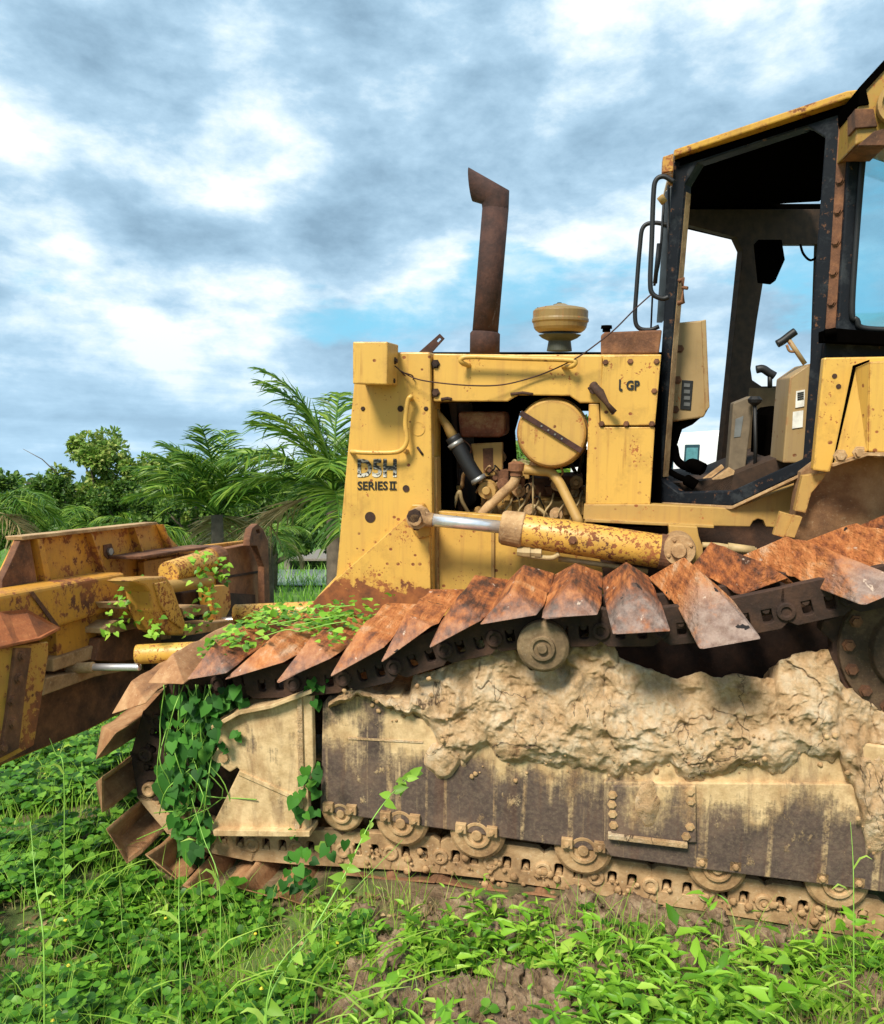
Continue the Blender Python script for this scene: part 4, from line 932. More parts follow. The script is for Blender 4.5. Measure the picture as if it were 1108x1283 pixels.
# push frame slabs
bplate('push_arm', [(66, 826), (100, 815), (137, 802), (160, 797), (188, 790), (215, 788), (215, 800), (188, 804), (150, 815), (100, 831), (67, 842)], .12, .1, RUSTM, .006)
bplate('push_arm', [(56, 850), (72, 846), (130, 838), (160, 834), (160, 840), (120, 848), (54, 872)], .13, .1, RUSTM, .006)
bplate('push_arm', [(131, 787), (146, 777), (178, 775), (180, 785), (150, 793), (132, 794)], .2, .12, RUSTM, .006, holes=[[(146, 784), (152, 781), (168, 779), (160, 783)]])
bplate('push_arm', [(125, 800), (188, 782), (200, 786), (205, 820), (150, 830), (120, 828)], .15, .06, RUSTB, .006)
bplate('push_arm', [(150, 755), (196, 752), (196, 759), (155, 763)], .28, .14, RUSTM, .004)
bplate('push_arm', [(228, 762), (262, 758), (264, 768), (232, 774)], .4, .2, RUSTM, .004)
bplate('push_arm', [(230, 785), (300, 776), (300, 786), (232, 797)], .4, .2, RUSTM, .004)
bplate('push_arm_web', [(190, 770), (245, 740), (320, 745), (320, 800), (190, 840)], .1, .05, RUSTD, 0)
ta = bplate('tilt_arm', [(163, 728), (176, 724), (209, 722), (218, 736), (226, 760), (234, 783), (230, 796), (215, 796), (203, 790), (192, 765), (188, 742), (182, 735)], .42, .14, YELR, .012)
bplate('arm_facing', [(194, 731), (209, 728), (220, 752), (231, 778), (228, 788), (214, 778), (202, 760)], .43, .015, YELC, .006, parent=ta)
def lbeam(name, a, c, r, va, vb, mat): return MB().tube([L(*a, va), L(*c, vb)], r, 24).build(name, mat, doz, .008)
lbeam('steering_rod', (84, 838), (118, 836), .026, .42, .42, RUSTM)
lbeam('steering_rod', (112, 836), (176, 836), .017, .42, .42, CHR)
lbeam('angle_cylinder', (170, 820), (330, 812), .046, .42, .6, m_paint('cylinder_paint', amt=.0, fine=.05, base=(.66, .38, .06), speck=.03))
lbeam('cylinder_rod', (248, 779), (300, 777), .021, 1.5, 1.5, CHR)
lbeam('angle_cylinder', (294, 770), (440, 764), .06, 1.5, 1.6, YELC)
bbeam('tilt_cylinder', (211, 718), (266, 700), .062, .34, YELC)
MB().lathe(bp(.34)(268, 700), (bp(.34)(268, 700)-bp(.34)(208, 717)).normalized(), [(-.05, .07), (.05, .072), (.08, .05)], 20).build('cylinder_gland', RUSTB, doz)
bbeam('cylinder_rod', (205, 736), (262, 728), .035, .38, YELD)
bplate('hose_block', [(228, 742), (262, 736), (266, 760), (250, 775), (232, 770)], .2, .1, RUSTD, .01)
bplate('blade_shelf', [(177, 697), (226, 689), (274, 683), (276, 687), (226, 692), (178, 701)], .16, .2, RUSTB, .004, parent=blade)
bplate('blade_rear_wall', [(180, 703), (278, 688), (282, 780), (182, 800)], .0, .04, YELB, .004, parent=blade)
far_p = bplate('blade_wing', [(279, 688), (322, 680), (334, 705), (338, 770), (285, 775), (279, 750)], .05, .08, m_rust('wing_rust', (.09, .035, .016), (.25, .1, .04), (.42, .2, .08), 4), .006, parent=blade)
bplate('blade_wing_trim', [(281, 722), (331, 714), (331, 717), (281, 725)], .058, .01, RUSTD, 0, parent=blade)
bplate('blade_end_plate', [(313, 676), (316, 662), (323, 656), (330, 663), (336, 677), (339, 780), (332, 780), (331, 710), (322, 684), (313, 684)], .16, .05, RUSTB, .004, parent=blade, holes=[[(321, 664), (325, 663), (326, 668), (322, 669)]])
bplate('end_gusset', [(262, 735), (288, 733), (290, 760), (278, 784), (270, 780)], .3, .08, YELR, .004, parent=blade)

# ================================================================== TERRAIN
zt_loc = L(500, 1150, 0).z+.05
def terrain(x, y):
    l = MI @ Vector((x, y, 0)); 
    # plane of the track bottom
    X = min(max(l.x, -1.5), 3.0); Yv = min(max(l.y, -.1), 3.2)
    zp = (M @ Vector((X, Yv, zt_loc-.13*min(1, max(0, (-.3-X)/.5))))).z
    # iterate planar coordinates well enough: distance outside footprint
    dx = max(-1.35-l.x, l.x-3.2, 0); dy = max(-.35-l.y, l.y-3.2, 0); d = math.hypot(dx, dy)
    w_ = 1/(1+(d/.7)**3)
    z = zp*w_ + 0*(1-w_)
    if y < 12: z += .05*noise.noise(Vector((x*.9, y*.9, 0)))+.03*noise.noise(Vector((x*3.1, y*3.1, 2)))+.012*noise.noise(Vector((x*11, y*11, 4)))
    return z
def axis(lo, hi, f0, f1, fine, coarse):
    out = []; x = lo
    out = list(np.linspace(lo, f0, coarse, endpoint=False))+list(np.linspace(f0, f1, fine, endpoint=False))+list(np.linspace(f1, hi, coarse))
    return out
gx = [-900, -400, -200, -100, -60, -40, -28, -20]+list(np.linspace(-14, -5, 20, endpoint=False))+list(np.linspace(-5, 4, 180, endpoint=False))+list(np.linspace(4, 12, 18))+[18, 28, 45, 80, 160, 400, 900]
gy = [-60, -20, -8, -3, -1]+list(np.linspace(0, 7, 150, endpoint=False))+list(np.linspace(7, 16, 40))+[20, 25, 32, 42, 60, 90, 150, 300, 700, 1600]
mb = MB(); vs = [(x, y, terrain(x, y)) for x in gx for y in gy]; ny = len(gy)
mb.add(vs, [(i*ny+j, (i+1)*ny+j, (i+1)*ny+j+1, i*ny+j+1) for i in range(len(gx)-1) for j in range(ny-1)], True)
tag(mb.build('ground', SOIL), kind='structure')
# clods of earth under the track
b = MB(); rg = random.Random(5)
def clod(mb, c, r, seed):
    vs = []; n1, n2 = (14, 9) if r < .04 else (30, 18)
    for j in range(n2+1):
        th = math.pi*j/n2
        for i in range(n1):
            ph = 2*math.pi*i/n1; d = Vector((math.sin(th)*math.cos(ph), math.sin(th)*math.sin(ph), math.cos(th)*.75))
            k = 1+.5*noise.noise(d*1.8+Vector((seed, 0, 0)))+.45*noise.noise(d*4.7+Vector((seed, 0, 0)))+.2*noise.noise(d*11+Vector((seed, 0, 0))); vs.append(Vector(c)+d*r*k)
    mb.add(vs, [(j*n1+i, j*n1+(i+1) % n1, (j+1)*n1+(i+1) % n1, (j+1)*n1+i) for j in range(n2) for i in range(n1)], True)
for k in range(260):
    px = rg.uniform(430, 1108) if rg.random() < .6 else rg.uniform(440, 760); Y = rg.uniform(2.2, 3.15); x = (px-CX)/F*Y
    clod(b, (x, Y, terrain(x, Y)+.005), rg.choice((.012, .02, .03, .045, .07)), k)
for k in range(16):
    px, py, Y = rg.choice(((495, 1190, 2.75), (500, 1240, 2.6), (640, 1125, 3.0), (700, 1150, 2.9), (735, 1165, 2.85), (600, 1110, 3.0))); x = (px-CX+rg.uniform(-20, 20))/F*Y
    clod(b, (x, Y+rg.uniform(-.1, .1), terrain(x, Y)+.03), rg.uniform(.03, .07), 500+k)
g = NT('clod_soil'); CLOD = g.fin(g.ramp(g.noise(16, 10, .75), [(.3, (.09, .055, .03)), (.5, (.24, .155, .09)), (.7, (.46, .34, .22))]), .95, 0, g.noise(60, 8, .75), 1, .01)
tag(b.build('soil_clods', CLOD), 'loose brown soil clods scattered along the foot of the track', 'soil', kind='stuff')

# ================================================================== PLANTS
TPL = {}
def tpl(kind):
    if kind == 'lance': w1, w2, y1, y2 = .5, .3, .28, .68
    elif kind == 'heart': w1, w2, y1, y2 = .5, .36, .12, .55
    else: w1, w2, y1, y2 = .5, .45, .3, .7
    return np.array([(0, 0, 0), (-w1, y1, .12), (w1, y1, .12), (0, y1, 0), (-w2, y2, .06), (w2, y2, .06), (0, y2, -.02), (0, 1, -.12)])
HT = np.array([(0, .08, 0), (-.3, -.08, .06), (-.52, .14, .1), (-.42, .48, .06), (0, 1, -.12), (.42, .48, .06), (.52, .14, .1), (.3, -.08, .06), (0, .5, -.01)])
HF = np.array([(8, 1, 0), (8, 2, 1), (8, 3, 2), (8, 4, 3), (8, 5, 4), (8, 6, 5), (8, 7, 6), (8, 0, 7)])
FCS = np.array([(0, 3, 1), (0, 2, 3), (1, 3, 6), (1, 6, 4), (3, 2, 5), (3, 5, 6), (4, 6, 7), (6, 5, 7)])
class Leaves:
    def __init__(s): s.V = []; s.Fc = []; s.n = 0
    def add(s, P_, D_, N_, ln, wd, kind):
        P_ = np.asarray(P_, float); D_ = np.asarray(D_, float); N_ = np.asarray(N_, float)
        ln = np.asarray(ln, float).reshape(-1, 1, 1)*np.ones((len(P_), 1, 1)); wd = np.asarray(wd, float).reshape(-1, 1, 1)*np.ones((len(P_), 1, 1))
        D_ /= np.linalg.norm(D_, axis=1, keepdims=True)+1e-9
        X = np.cross(D_, N_); X /= np.linalg.norm(X, axis=1, keepdims=True)+1e-9; Z = np.cross(X, D_)
        t, FC = (HT, HF) if kind == 'heart' else (tpl(kind), FCS); nv = len(t)
        V = P_[:, None, :]+X[:, None, :]*(t[None, :, 0:1]*wd)+D_[:, None, :]*(t[None, :, 1:2]*ln)+Z[:, None, :]*(t[None, :, 2:3]*ln)
        s.V.append(V.reshape(-1, 3)); k = len(P_)
        s.Fc.append((FC[None]+(np.arange(k)*nv)[:, None, None]+s.n).reshape(-1, 3)); s.n += nv*k
    def strips(s, pts, w):                                   # pts (k, m, 3) strips, w (k, m)
        k, m, _ = pts.shape; d = np.gradient(pts, axis=1); up = np.random.randn(k, 1, 3)*.6+np.array([0, -.8, .2])
        X = np.cross(d, np.broadcast_to(up, d.shape)); X /= np.linalg.norm(X, axis=2, keepdims=True)+1e-9
        V = np.stack([pts-X*w[..., None]/2, pts+X*w[..., None]/2], 2).reshape(-1, 3)
        base = s.n+np.arange(k)[:, None, None]*2*m+np.arange(m-1)[None, :, None]*2
        q = np.concatenate([base+np.array([0, 1, 3]), base+np.array([0, 3, 2])], 1).reshape(-1, 3)
        s.V.append(V); s.Fc.append(q); s.n += 2*m*k
    def build(s, name, mat, parent=None):
        V = np.concatenate(s.V); Fc = np.concatenate(s.Fc); me = bpy.data.meshes.new(name)
        me.vertices.add(len(V)); me.vertices.foreach_set('co', V.ravel()); me.loops.add(len(Fc)*3); me.loops.foreach_set('vertex_index', Fc.ravel().astype(np.int32))
        me.polygons.add(len(Fc)); me.polygons.foreach_set('loop_start', np.arange(0, len(Fc)*3, 3, dtype=np.int32)); me.polygons.foreach_set('loop_total', np.full(len(Fc), 3, np.int32))
        me.update(calc_edges=True); me.validate(); me.materials.append(mat)
        o = bpy.data.objects.new(name, me); COL.objects.link(o)
        if parent: o.parent = parent
        return o
R = np.random.RandomState(4)
def bare(px, py):                     # soil patches seen in the photograph (pixel-space islands on the ground)
    for cx, cy, rx, ry in ((492, 1190, 22, 45), (500, 1255, 24, 20), (650, 1140, 70, 28), (20, 1170, 40, 26), (100, 1110, 24, 14), (250, 1180, 20, 10)):
        if ((px-cx)/rx)**2+((py-cy)/ry)**2 < 1: return True
    return False
def proj(x, y, z): return CX+F*x/y, CY-F*(z-1.6)/y
def under(x, y):
    l = MI @ Vector((x, y, terrain(x, y))); return l.y > .04 and l.x > -1.35 and l.y < 3.2
# leafy weeds: stems with lanceolate leaves
wl = Leaves(); stems = Leaves(); cnt = 0
for k in range(6200):
    Y = R.uniform(1.7, 3.4); px = R.uniform(-160, 1400); x = (px-CX)/F*Y
    if under(x, Y): continue
    z = terrain(x, Y); qx, qy = proj(x, Y, z)
    if bare(qx, qy) and R.rand() < .9: continue
    den = noise.noise(Vector((x*2.3, Y*2.3, 1)))*1.8+.38
    if px < 430: den -= .12
    if 430 < px < 760 and Y > 2.5: den -= .25
    if px > 900 and Y > 2.6: den -= .25
    if R.rand() > den: continue
    h = R.uniform(.05, .2)*R.choice((.7, 1.0, 1.6))*(1.1 if px > 520 else .7)*(.6 if px < 430 and Y > 2.5 else 1)
    if Y > 2.5: h *= .6
    lean = R.randn(2)*.3; nl = R.randint(4, 9)
    pts = np.array([[x+lean[0]*h*t*t, Y+lean[1]*h*t*t, z+h*t] for t in np.linspace(0, 1, 4)])
    stems.strips(pts[None], np.full((1, 4), .0025))
    az = R.rand()*6.28; ls_ = R.choice((.035, .05, .07, .095)); wr_ = R.choice((.2, .3, .42))
    P_, D_, N_, ln = [], [], [], []
    for q in range(nl):
        t = .3+.7*q/(nl-1); a = az+q*2.4; up = R.uniform(.05, .75)*(t); p = [x+lean[0]*h*t*t, Y+lean[1]*h*t*t, z+h*t]
        P_.append(p); D_.append([math.cos(a), math.sin(a), up]); N_.append([R.randn()*.3, R.randn()*.3-.2, 1]); ln.append(ls_*R.uniform(.7, 1.25)*(1.1-.35*t)*(1.1 if px > 480 else .8))
    wl.add(P_, D_, N_, ln, np.array(ln)*wr_, 'lance')
weeds = wl.build('weeds', LEAFW); tag(weeds, 'bright green leafy weeds covering the foreground soil', 'weeds', kind='stuff')
# low clover-like cover left and mid
cl = Leaves(); fl_ = MB()
for k in range(36000):
    Y = R.uniform(1.8, 7.5)**1.0; px = R.uniform(-80, 1450) if R.rand() < .2 else (R.uniform(-80, 460) if R.rand() < .75 else R.uniform(-500, -80)); x = (px-CX)/F*Y
    if under(x, Y): continue
    z = terrain(x, Y); qx, qy = proj(x, Y, z)
    if bare(qx, qy) and R.rand() < .93: continue
    if R.rand() > noise.noise(Vector((x*2.4, Y*2.4, 7)))*2.4+(.3 if Y < 2.9 else .6): continue
    h = abs(R.randn())*.035+.01+(.07*R.rand() if Y > 3.6 or px < 120 else 0); a = R.rand()*6.28
    n3 = 3; P_ = [[x, Y, z+h]]*n3; D_ = [[math.cos(a+q*2.1), math.sin(a+q*2.1), R.uniform(-.1, .5)] for q in range(n3)]
    l_ = R.uniform(.014, .042)*(1.35 if Y > 3.3 else 1)
    cl.add(P_, D_, [[R.randn()*.3, -.3+R.randn()*.3, 1]]*n3, [l_]*n3, [l_*.85]*n3, 'round')
    if R.rand() < .012: clod(fl_, (x, Y, z+h+.01), .006, k) if len(fl_.v) < 40000 else None
co = cl.build('ground_cover', LEAFC); tag(co, 'low round-leaved creeping ground cover across the field', 'ground cover', kind='stuff')
tag(fl_.build('wildflowers', FLOW), 'tiny yellow wildflowers dotted through the ground cover', 'flowers', kind='stuff')
# grass blades
def grass(n, ylo, yhi, pxlo, pxhi, hlo, hhi, w0, mat, name, label, dens=None, power=1.0):
    G = Leaves(); Pn = []; W_ = []
    for k in range(n):
        Y = ylo+(yhi-ylo)*R.rand()**power; x = (R.uniform(pxlo, pxhi)-CX)/F*Y
        if Y < 7.5 and under(x, Y): continue
        z = terrain(x, Y)
        if Y < 4 and bare(*proj(x, Y, z)) and R.rand() < .8: continue
        if dens and R.rand() > dens(x, Y): continue
        h = R.uniform(hlo, hhi); a = R.rand()*6.28; bn_ = R.uniform(.1, .7)*h; d = np.array([math.cos(a), math.sin(a), 0])
        Pn.append([np.array([x, Y, z])+d*bn_*t*t+np.array([0, 0, h*t*(1-.25*t*bn_/h)]) for t in (0, .35, .7, 1)]); W_.append([w0, w0*.9, w0*.6, w0*.08])
    G.strips(np.array(Pn), np.array(W_)); o = G.build(name, mat); return tag(o, label, 'grass', kind='stuff')
grass(9500, 1.75, 3.6, -60, 1180, .04, .22, .0033, GRASS, 'grass', 'short green grass between the foreground weeds', lambda x, y: noise.noise(Vector((x*1.5, y*1.5, 3)))+.5)
grass(3800, 1.75, 3.3, -60, 1150, .03, .13, .0022, DRYG, 'dry_grass', 'dry straw-coloured grass stems in the left foreground')
grass(12000, 3.3, 8, -450, 480, .05, .2, .006, GRASS, 'grass', 'green grass under and beyond the raised blade', power=.9)
grass(38000, 7.5, 40, -600, 1500, .1, .3, .02, m_leaf('field_grass', [(.2, (.07, .2, .02)), (.5, (.15, .36, .035)), (.8, (.28, .5, .07))]), 'field_grass', 'bright green field grass behind the bulldozer', power=1.6)
lt = Leaves(); k_ = 2600; Yl = R.uniform(1.75, 3.4, k_); pl_ = R.uniform(-60, 1160, k_); xl = (pl_-CX)/F*Yl
ok = [not under(a, b) for a, b in zip(xl, Yl)]; Pl = np.array([(a, b, terrain(a, b)+.004+abs(R.randn())*.015) for a, b, o_ in zip(xl, Yl, ok) if o_]); ll_ = R.uniform(.015, .05, len(Pl))
lt.add(Pl, R.randn(len(Pl), 3)*np.array([1, 1, .25]), R.randn(len(Pl), 3)*.4+np.array([0, 0, 1]), ll_, ll_*.45, 'lance')
tag(lt.build('leaf_litter', m_leaf('dead_leaf', [(.2, (.1, .055, .025)), (.5, (.26, .16, .07)), (.8, (.45, .33, .17))], .15, .8)), 'dead brown leaves and litter between the weeds', 'leaf litter', kind='stuff')
# tall individual stalks
def stalk(pts, w0, label, Y0, Y1, leafy=False):
    t = empty('grass_stalk', Matrix.Identity(4)); w = [at(x, y, Y0+(Y1-Y0)*i/(len(pts)-1)) for i, (x, y) in enumerate(pts)]
    base = w[0].copy(); base.z = terrain(base.x, base.y)-.01
    t.location = base
    cp = spline([base]+w, 6); cp = [p-base for p in cp]; n = len(cp)
    MB().tube(cp, [w0*(1-.75*i/(n-1)) for i in range(n)], 6).build('stem', STEMM, t)
    G = Leaves()
    if leafy:
        P_, D_, N_, ln = [], [], [], []
        for q in range(26):
            i = int(n*.15+R.rand()*n*.8); i = min(i, n-2); p = cp[i]; P_.append(p); D_.append([R.randn(), R.randn()*.5-.3, R.uniform(-.6, .6)]); N_.append([R.randn()*.4, -1, .6]); ln.append(R.uniform(.03, .06))
        G.add(P_, D_, N_, ln, np.array(ln)*.6, 'heart')
        G.build('foliage', GRASS, t)
    for q in range(3 if not leafy else 2):
        i = int(n*(.15+.2*q)); p = np.array(cp[i]); a = R.rand()*6.28; l_ = R.uniform(.1, .2); H_ = Leaves()
        H_.strips(np.array([[p+np.array([math.cos(a)*l_*u*.7, -.2*l_*u, l_*(u-.7*u*u)]) for u in (0, .35, .7, 1)]]), np.array([[w0*3, w0*3.5, w0*2.4, w0*.3]])); H_.build('grass_leaf', GRASS, t)
    tag(t, label, 'grass', group='tall grass stalks in the foreground'); return t
STEMM = simple('green_stem', (.22, .42, .06), .5)
stalk([(55, 1190), (45, 1110), (38, 1030)], .0035, 'upright grass stalk standing at the far left of the foreground', 2.2, 2.4)
stalk([(226, 1200), (224, 1140), (225, 1075)], .0028, 'slim vertical grass stalk below the second lowest front track shoe', 2.2, 2.3)
stalk([(340, 1230), (420, 1140), (505, 1052)], .003, 'straight pale grass stalk leaning right towards the track rollers', 2.1, 2.4)
stalk([(335, 1260), (390, 1170), (430, 1100), (465, 1030), (500, 985), (530, 962)], .004, 'longest vine-wrapped stalk, leaning across the left end of the track frame', 2.1, 2.6, True)
stalk([(275, 1110), (255, 1050), (240, 1000)], .003, 'arched grass stalk rising in front of the vine on the front idler', 2.75, 2.9)
stalk([(80, 970), (70, 945), (62, 925)], .003, 'short grass stalk under the near end of the blade', 3.2, 3.3)
stalk([(1070, 1130), (1069, 1075), (1066, 1030)], .0025, 'thin upright grass stalk in front of the right end of the track frame', 2.5, 2.55)
# wide-blade tuft
TG = Leaves(); Pn, Wn = [], []
for k in range(150):
    if k < 50: px, Y = R.uniform(980, 1110), R.uniform(2.3, 2.7)
    elif k < 90: px, Y = R.uniform(-20, 180), R.uniform(1.9, 2.3)
    else: px, Y = R.uniform(200, 420), R.uniform(1.95, 2.6)
    x = (px-CX)/F*Y; z = terrain(x, Y); h = R.uniform(.1, .28); a = R.rand()*6.28
    Pn.append([np.array([x+math.cos(a)*h*.6*t*t, Y-h*.2*t*t, z+h*t*(1-.3*t)]) for t in (0, .3, .6, .85, 1)]); Wn.append([.006, .009, .008, .005, .0006])
for k in range(70):
    px, Y = (R.uniform(230, 520), R.uniform(2.2, 2.75)) if k < 45 else (R.uniform(-20, 230), R.uniform(2.3, 3.6))
    x = (px-CX)/F*Y; z = terrain(x, Y); h = R.uniform(.2, .48); a = R.uniform(-.9, .9) if k % 3 else R.rand()*6.28
    Pn.append([np.array([x+math.cos(a)*h*.75*t*t, Y-h*.15*t*t, z+h*t*(1-.35*t)]) for t in (0, .3, .6, .85, 1)]); Wn.append([.003, .0055, .005, .003, .0004])
TG.strips(np.array(Pn), np.array(Wn)); tag(TG.build('broad_grass', GRASS), 'broad-bladed arching grass tufts in the foreground corners', 'grass', kind='stuff')
# vine on the track
vine = empty('creeping_vine', Matrix.Translation(M @ L(250, 1080, .05)))
vo = vine.matrix_world.translation
VL = Leaves()
def inpoly(x, y, poly_):
    c = False; n = len(poly_); j = n-1
    for i in range(n):
        xi, yi = poly_[i]; xj, yj = poly_[j]
        if (yi > y) != (yj > y) and x < (xj-xi)*(y-yi)/(yj-yi)+xi: c = not c
        j = i
    return c
zones = [([(210, 862), (300, 856), (322, 880), (290, 895), (265, 915), (272, 960), (262, 1000), (275, 1040), (250, 1080), (225, 1060), (212, 1030), (196, 985), (205, 960), (215, 940), (200, 900)], 400, (.08, .42), (.025, .07), 1),
         ([(210, 870), (260, 860), (280, 900), (265, 960), (210, 1000), (198, 960)], 50, (.03, .2), (.04, .06), 1),
         ([(370, 960), (398, 950), (400, 1010), (385, 1050), (366, 1040)], 34, (.02, .2), (.03, .055), 1),
         ([(380, 850), (410, 850), (405, 885), (385, 880)], 22, (.1, .2), (.025, .045), 1),
         ([(275, 930), (300, 915), (300, 935), (285, 945)], 6, (.1, .12), (.03, .04), 1),
         ([(370, 1050), (440, 1040), (400, 1110), (330, 1120)], 28, (-.1, .1), (.03, .055), 1)]
for poly_, n_, (va, vb), (la, lb_), fac in zones:
    xs = [p[0] for p in poly_]; ys = [p[1] for p in poly_]; P_, D_, N_, ln = [], [], [], []; c_ = 0
    while c_ < n_:
        x, y = R.uniform(min(xs), max(xs)), R.uniform(min(ys), max(ys))
        if not inpoly(x, y, poly_): continue
        w = M @ L(x, y, R.uniform(va, vb)); P_.append(list(w-vo)); D_.append([R.randn()*.55, -.35, -.9+R.randn()*.4]); N_.append([R.randn()*.35-.1, -1, .55+R.randn()*.3]); ln.append(R.uniform(la, lb_)); c_ += 1
    VL.add(P_, D_, N_, ln, np.array(ln)*.95, 'heart')
# on top of the shoes
P_, D_, N_, ln = [], [], [], []
for k in range(1500):
    x = R.uniform(225, 430); v = R.uniform(.1, .75); s0_ = [p for p in poly if True]
    loc = L(x, 846-(x-270)*.11, 0); zz = min(poly[:len(P)*8], key=lambda p: abs(p.x-loc.x)).z
    w = M @ Vector((loc.x, v, zz+.085+R.uniform(-.03, .035))); 
    if R.rand() > .35+1.1*noise.noise(w*4): continue
    P_.append(list(w-vo)); D_.append([R.randn(), R.randn(), R.uniform(-.2, .5)]); N_.append([R.randn()*.3, R.randn()*.3-.5, 1]); ln.append(R.uniform(.02, .045))
VL2 = Leaves(); VL2.add(P_, D_, N_, ln, np.array(ln)*.85, 'heart')
P_, D_, N_, ln = [], [], [], []
for poly_, n_, off in (([(150, 735), (180, 715), (190, 770), (165, 790), (130, 800), (125, 780)], 60, .3), ([(235, 690), (285, 695), (290, 730), (240, 735)], 80, .4), ([(250, 735), (270, 735), (275, 770), (235, 800), (220, 790)], 50, .45), ([(180, 770), (205, 765), (205, 800), (190, 800)], 20, .48)):
    xs = [p[0] for p in poly_]; ys = [p[1] for p in poly_]; c_ = 0
    while c_ < n_:
        x, y = R.uniform(min(xs), max(xs)), R.uniform(min(ys), max(ys))
        if not inpoly(x, y, poly_): continue
        w = M @ bp(off+R.uniform(-.1, .1))(x, y); P_.append(list(w-vo)); D_.append([R.randn(), R.randn()*.5, -.3+R.randn()*.4]); N_.append([R.randn()*.3, -.6, .8]); ln.append(R.uniform(.02, .045)); c_ += 1
VL2.add(P_, D_, N_, ln, np.array(ln)*.8, 'heart')
VL.build('foliage', LEAFV, vine); VL2.build('foliage', LEAFW, vine)
b = MB()
for k in range(14):
    x = R.uniform(200, 280); b.tube(spline([(M @ L(x+R.randn()*8*q, 858+q*R.uniform(35, 50), .12+R.randn()*.05))-vo for q in range(5)], 4), .0025, 5)
for k in range(4):
    v = R.uniform(.1, .7); x = R.uniform(250, 330); b.tube(spline([(M @ (L(x+q*28, 846-(x+q*28-270)*.14, 0)+Vector((0, v+R.randn()*.05, .085))))-vo for q in range(5)], 4), .0025, 5)
b.build('stem', STEMM, vine)
tag(vine, 'heart-leaved creeping vine growing over the front of the track and its top shoes', 'vine')

# ------------------------------------------------------------------ palms
def palm(cx, cy, Y, size, nf, label, seed, mat, trunk_r=.13, up=(.25, 1.25), extra=(), droop=.9):
    rg = np.random.RandomState(seed); c = at(cx, cy, Y); gz = 0; t = empty('palm_tree', Matrix.Translation((c.x, c.y, gz))); h = c.z-gz
    tr_ = MB().tube([(0, 0, -.1), (.02, 0, h*.5), (0, 0, h)], [trunk_r*1.3, trunk_r, trunk_r*.8], 12); tr_.build('trunk', BARK, t)
    G = Leaves(); rs = MB(); dead = 0
    fr_ = [(rg.rand()*6.283, rg.uniform(*up), rg.uniform(.8, 1.1)*size) for _ in range(nf)]+list(extra)
    for q_, (az, el, ln) in enumerate(fr_):
        dead = q_ in (1, 4)
        if dead: el = -.1
        d = np.array([math.cos(az), math.sin(az), 0]); m = 16; p = np.array([0, 0, h]); e = el; rp = [p.copy()]; step = ln/m
        for i in range(m):
            e -= droop*(.045+.1*(i/m))*1.1
            p = p+(d*math.cos(e)+np.array([0, 0, math.sin(e)]))*step; rp.append(p.copy())
        rp = np.array(rp); rs.tube([tuple(q) for q in rp], [ .018*size/2*(1-i/(m+2))+.003 for i in range(m+1)], 5)
        nl = 60; Pn, Wn = [], []
        sd = np.cross(d, [0, 0, 1])
        for i in range(nl):
            u = .14+.86*i/nl; f_ = u*m; k0 = min(int(f_), m-1); b0 = rp[k0]+(rp[k0+1]-rp[k0])*(f_-k0); tg = rp[k0+1]-rp[k0]; tg /= np.linalg.norm(tg)
            ll = size*.36*(math.sin(math.pi*min(1, .12+u*.86))**.6)*rg.uniform(.85, 1.1)
            for sg in (-1, 1):
                if rg.rand() < .07: continue
                dj = rg.uniform(.25, .85); dr = tg*.65+sd*sg*.75+np.array([0, 0, .15])+rg.randn(3)*.13; dr /= np.linalg.norm(dr)
                Pn.append([b0+dr*ll*q+np.array([0, 0, -ll*dj*q*q*droop]) for q in (0, .33, .66, 1)]); w0 = .03*size/2; Wn.append([w0*.7, w0, w0*.7, w0*.1])
        GD = Leaves() if dead else G; GD.strips(np.array(Pn), np.array(Wn))
        if dead: GD.build('dead_frond', DRYG, t)
    G.build('crown', mat, t); rs.build('frond_stem', PALMY, t)
    return tag(t, label, 'palm tree', group='coconut palms behind the bulldozer')
palm(272, 645, 10, 1.25, 20, 'young coconut palm with an upright star-shaped crown behind the raised blade', 1, PALM, .09, (.5, 1.4), extra=((1.57, 1.5, 1.3), (2.9, 1.25, 1.25), (.2, 1.2, 1.25), (3.0, .85, 1.2), (.1, .8, 1.2)), droop=.55)
palm(418, 618, 8, 1.3, 16, 'taller coconut palm with drooping fronds beside the nose of the bulldozer', 5, PALM, .09, (.1, 1.2), extra=((2.9, 1.45, 1.5), (2.75, 1.25, 1.3), (3.2, .8, 1.2), (3.4, .45, 1.2), (1.6, 1.5, 1.4), (3.0, 1.5, 1.6)), droop=.7)
palm(-15, 640, 9, .9, 16, 'coconut palm cut off by the left edge of the photo', 9, PALM, .09, (0, .9))
palm(110, 658, 15, 1.1, 14, 'small coconut palm in the shade under the pale green broadleaf tree', 12, PALM, .09, (0, 1.1))
palm(180, 665, 13, .9, 14, 'small dark palm between the broadleaf tree and the star-shaped palm', 13, PALM, .09, (0, 1.0))
palm(335, 672, 12, .7, 12, 'low palm with yellowish fronds behind the far end of the blade', 14, PALMY, .08, (0, .9))
palm(652, 575, 11, 1.2, 20, 'palm glimpsed through the open engine bay', 15, PALM, .09, (0, .9))
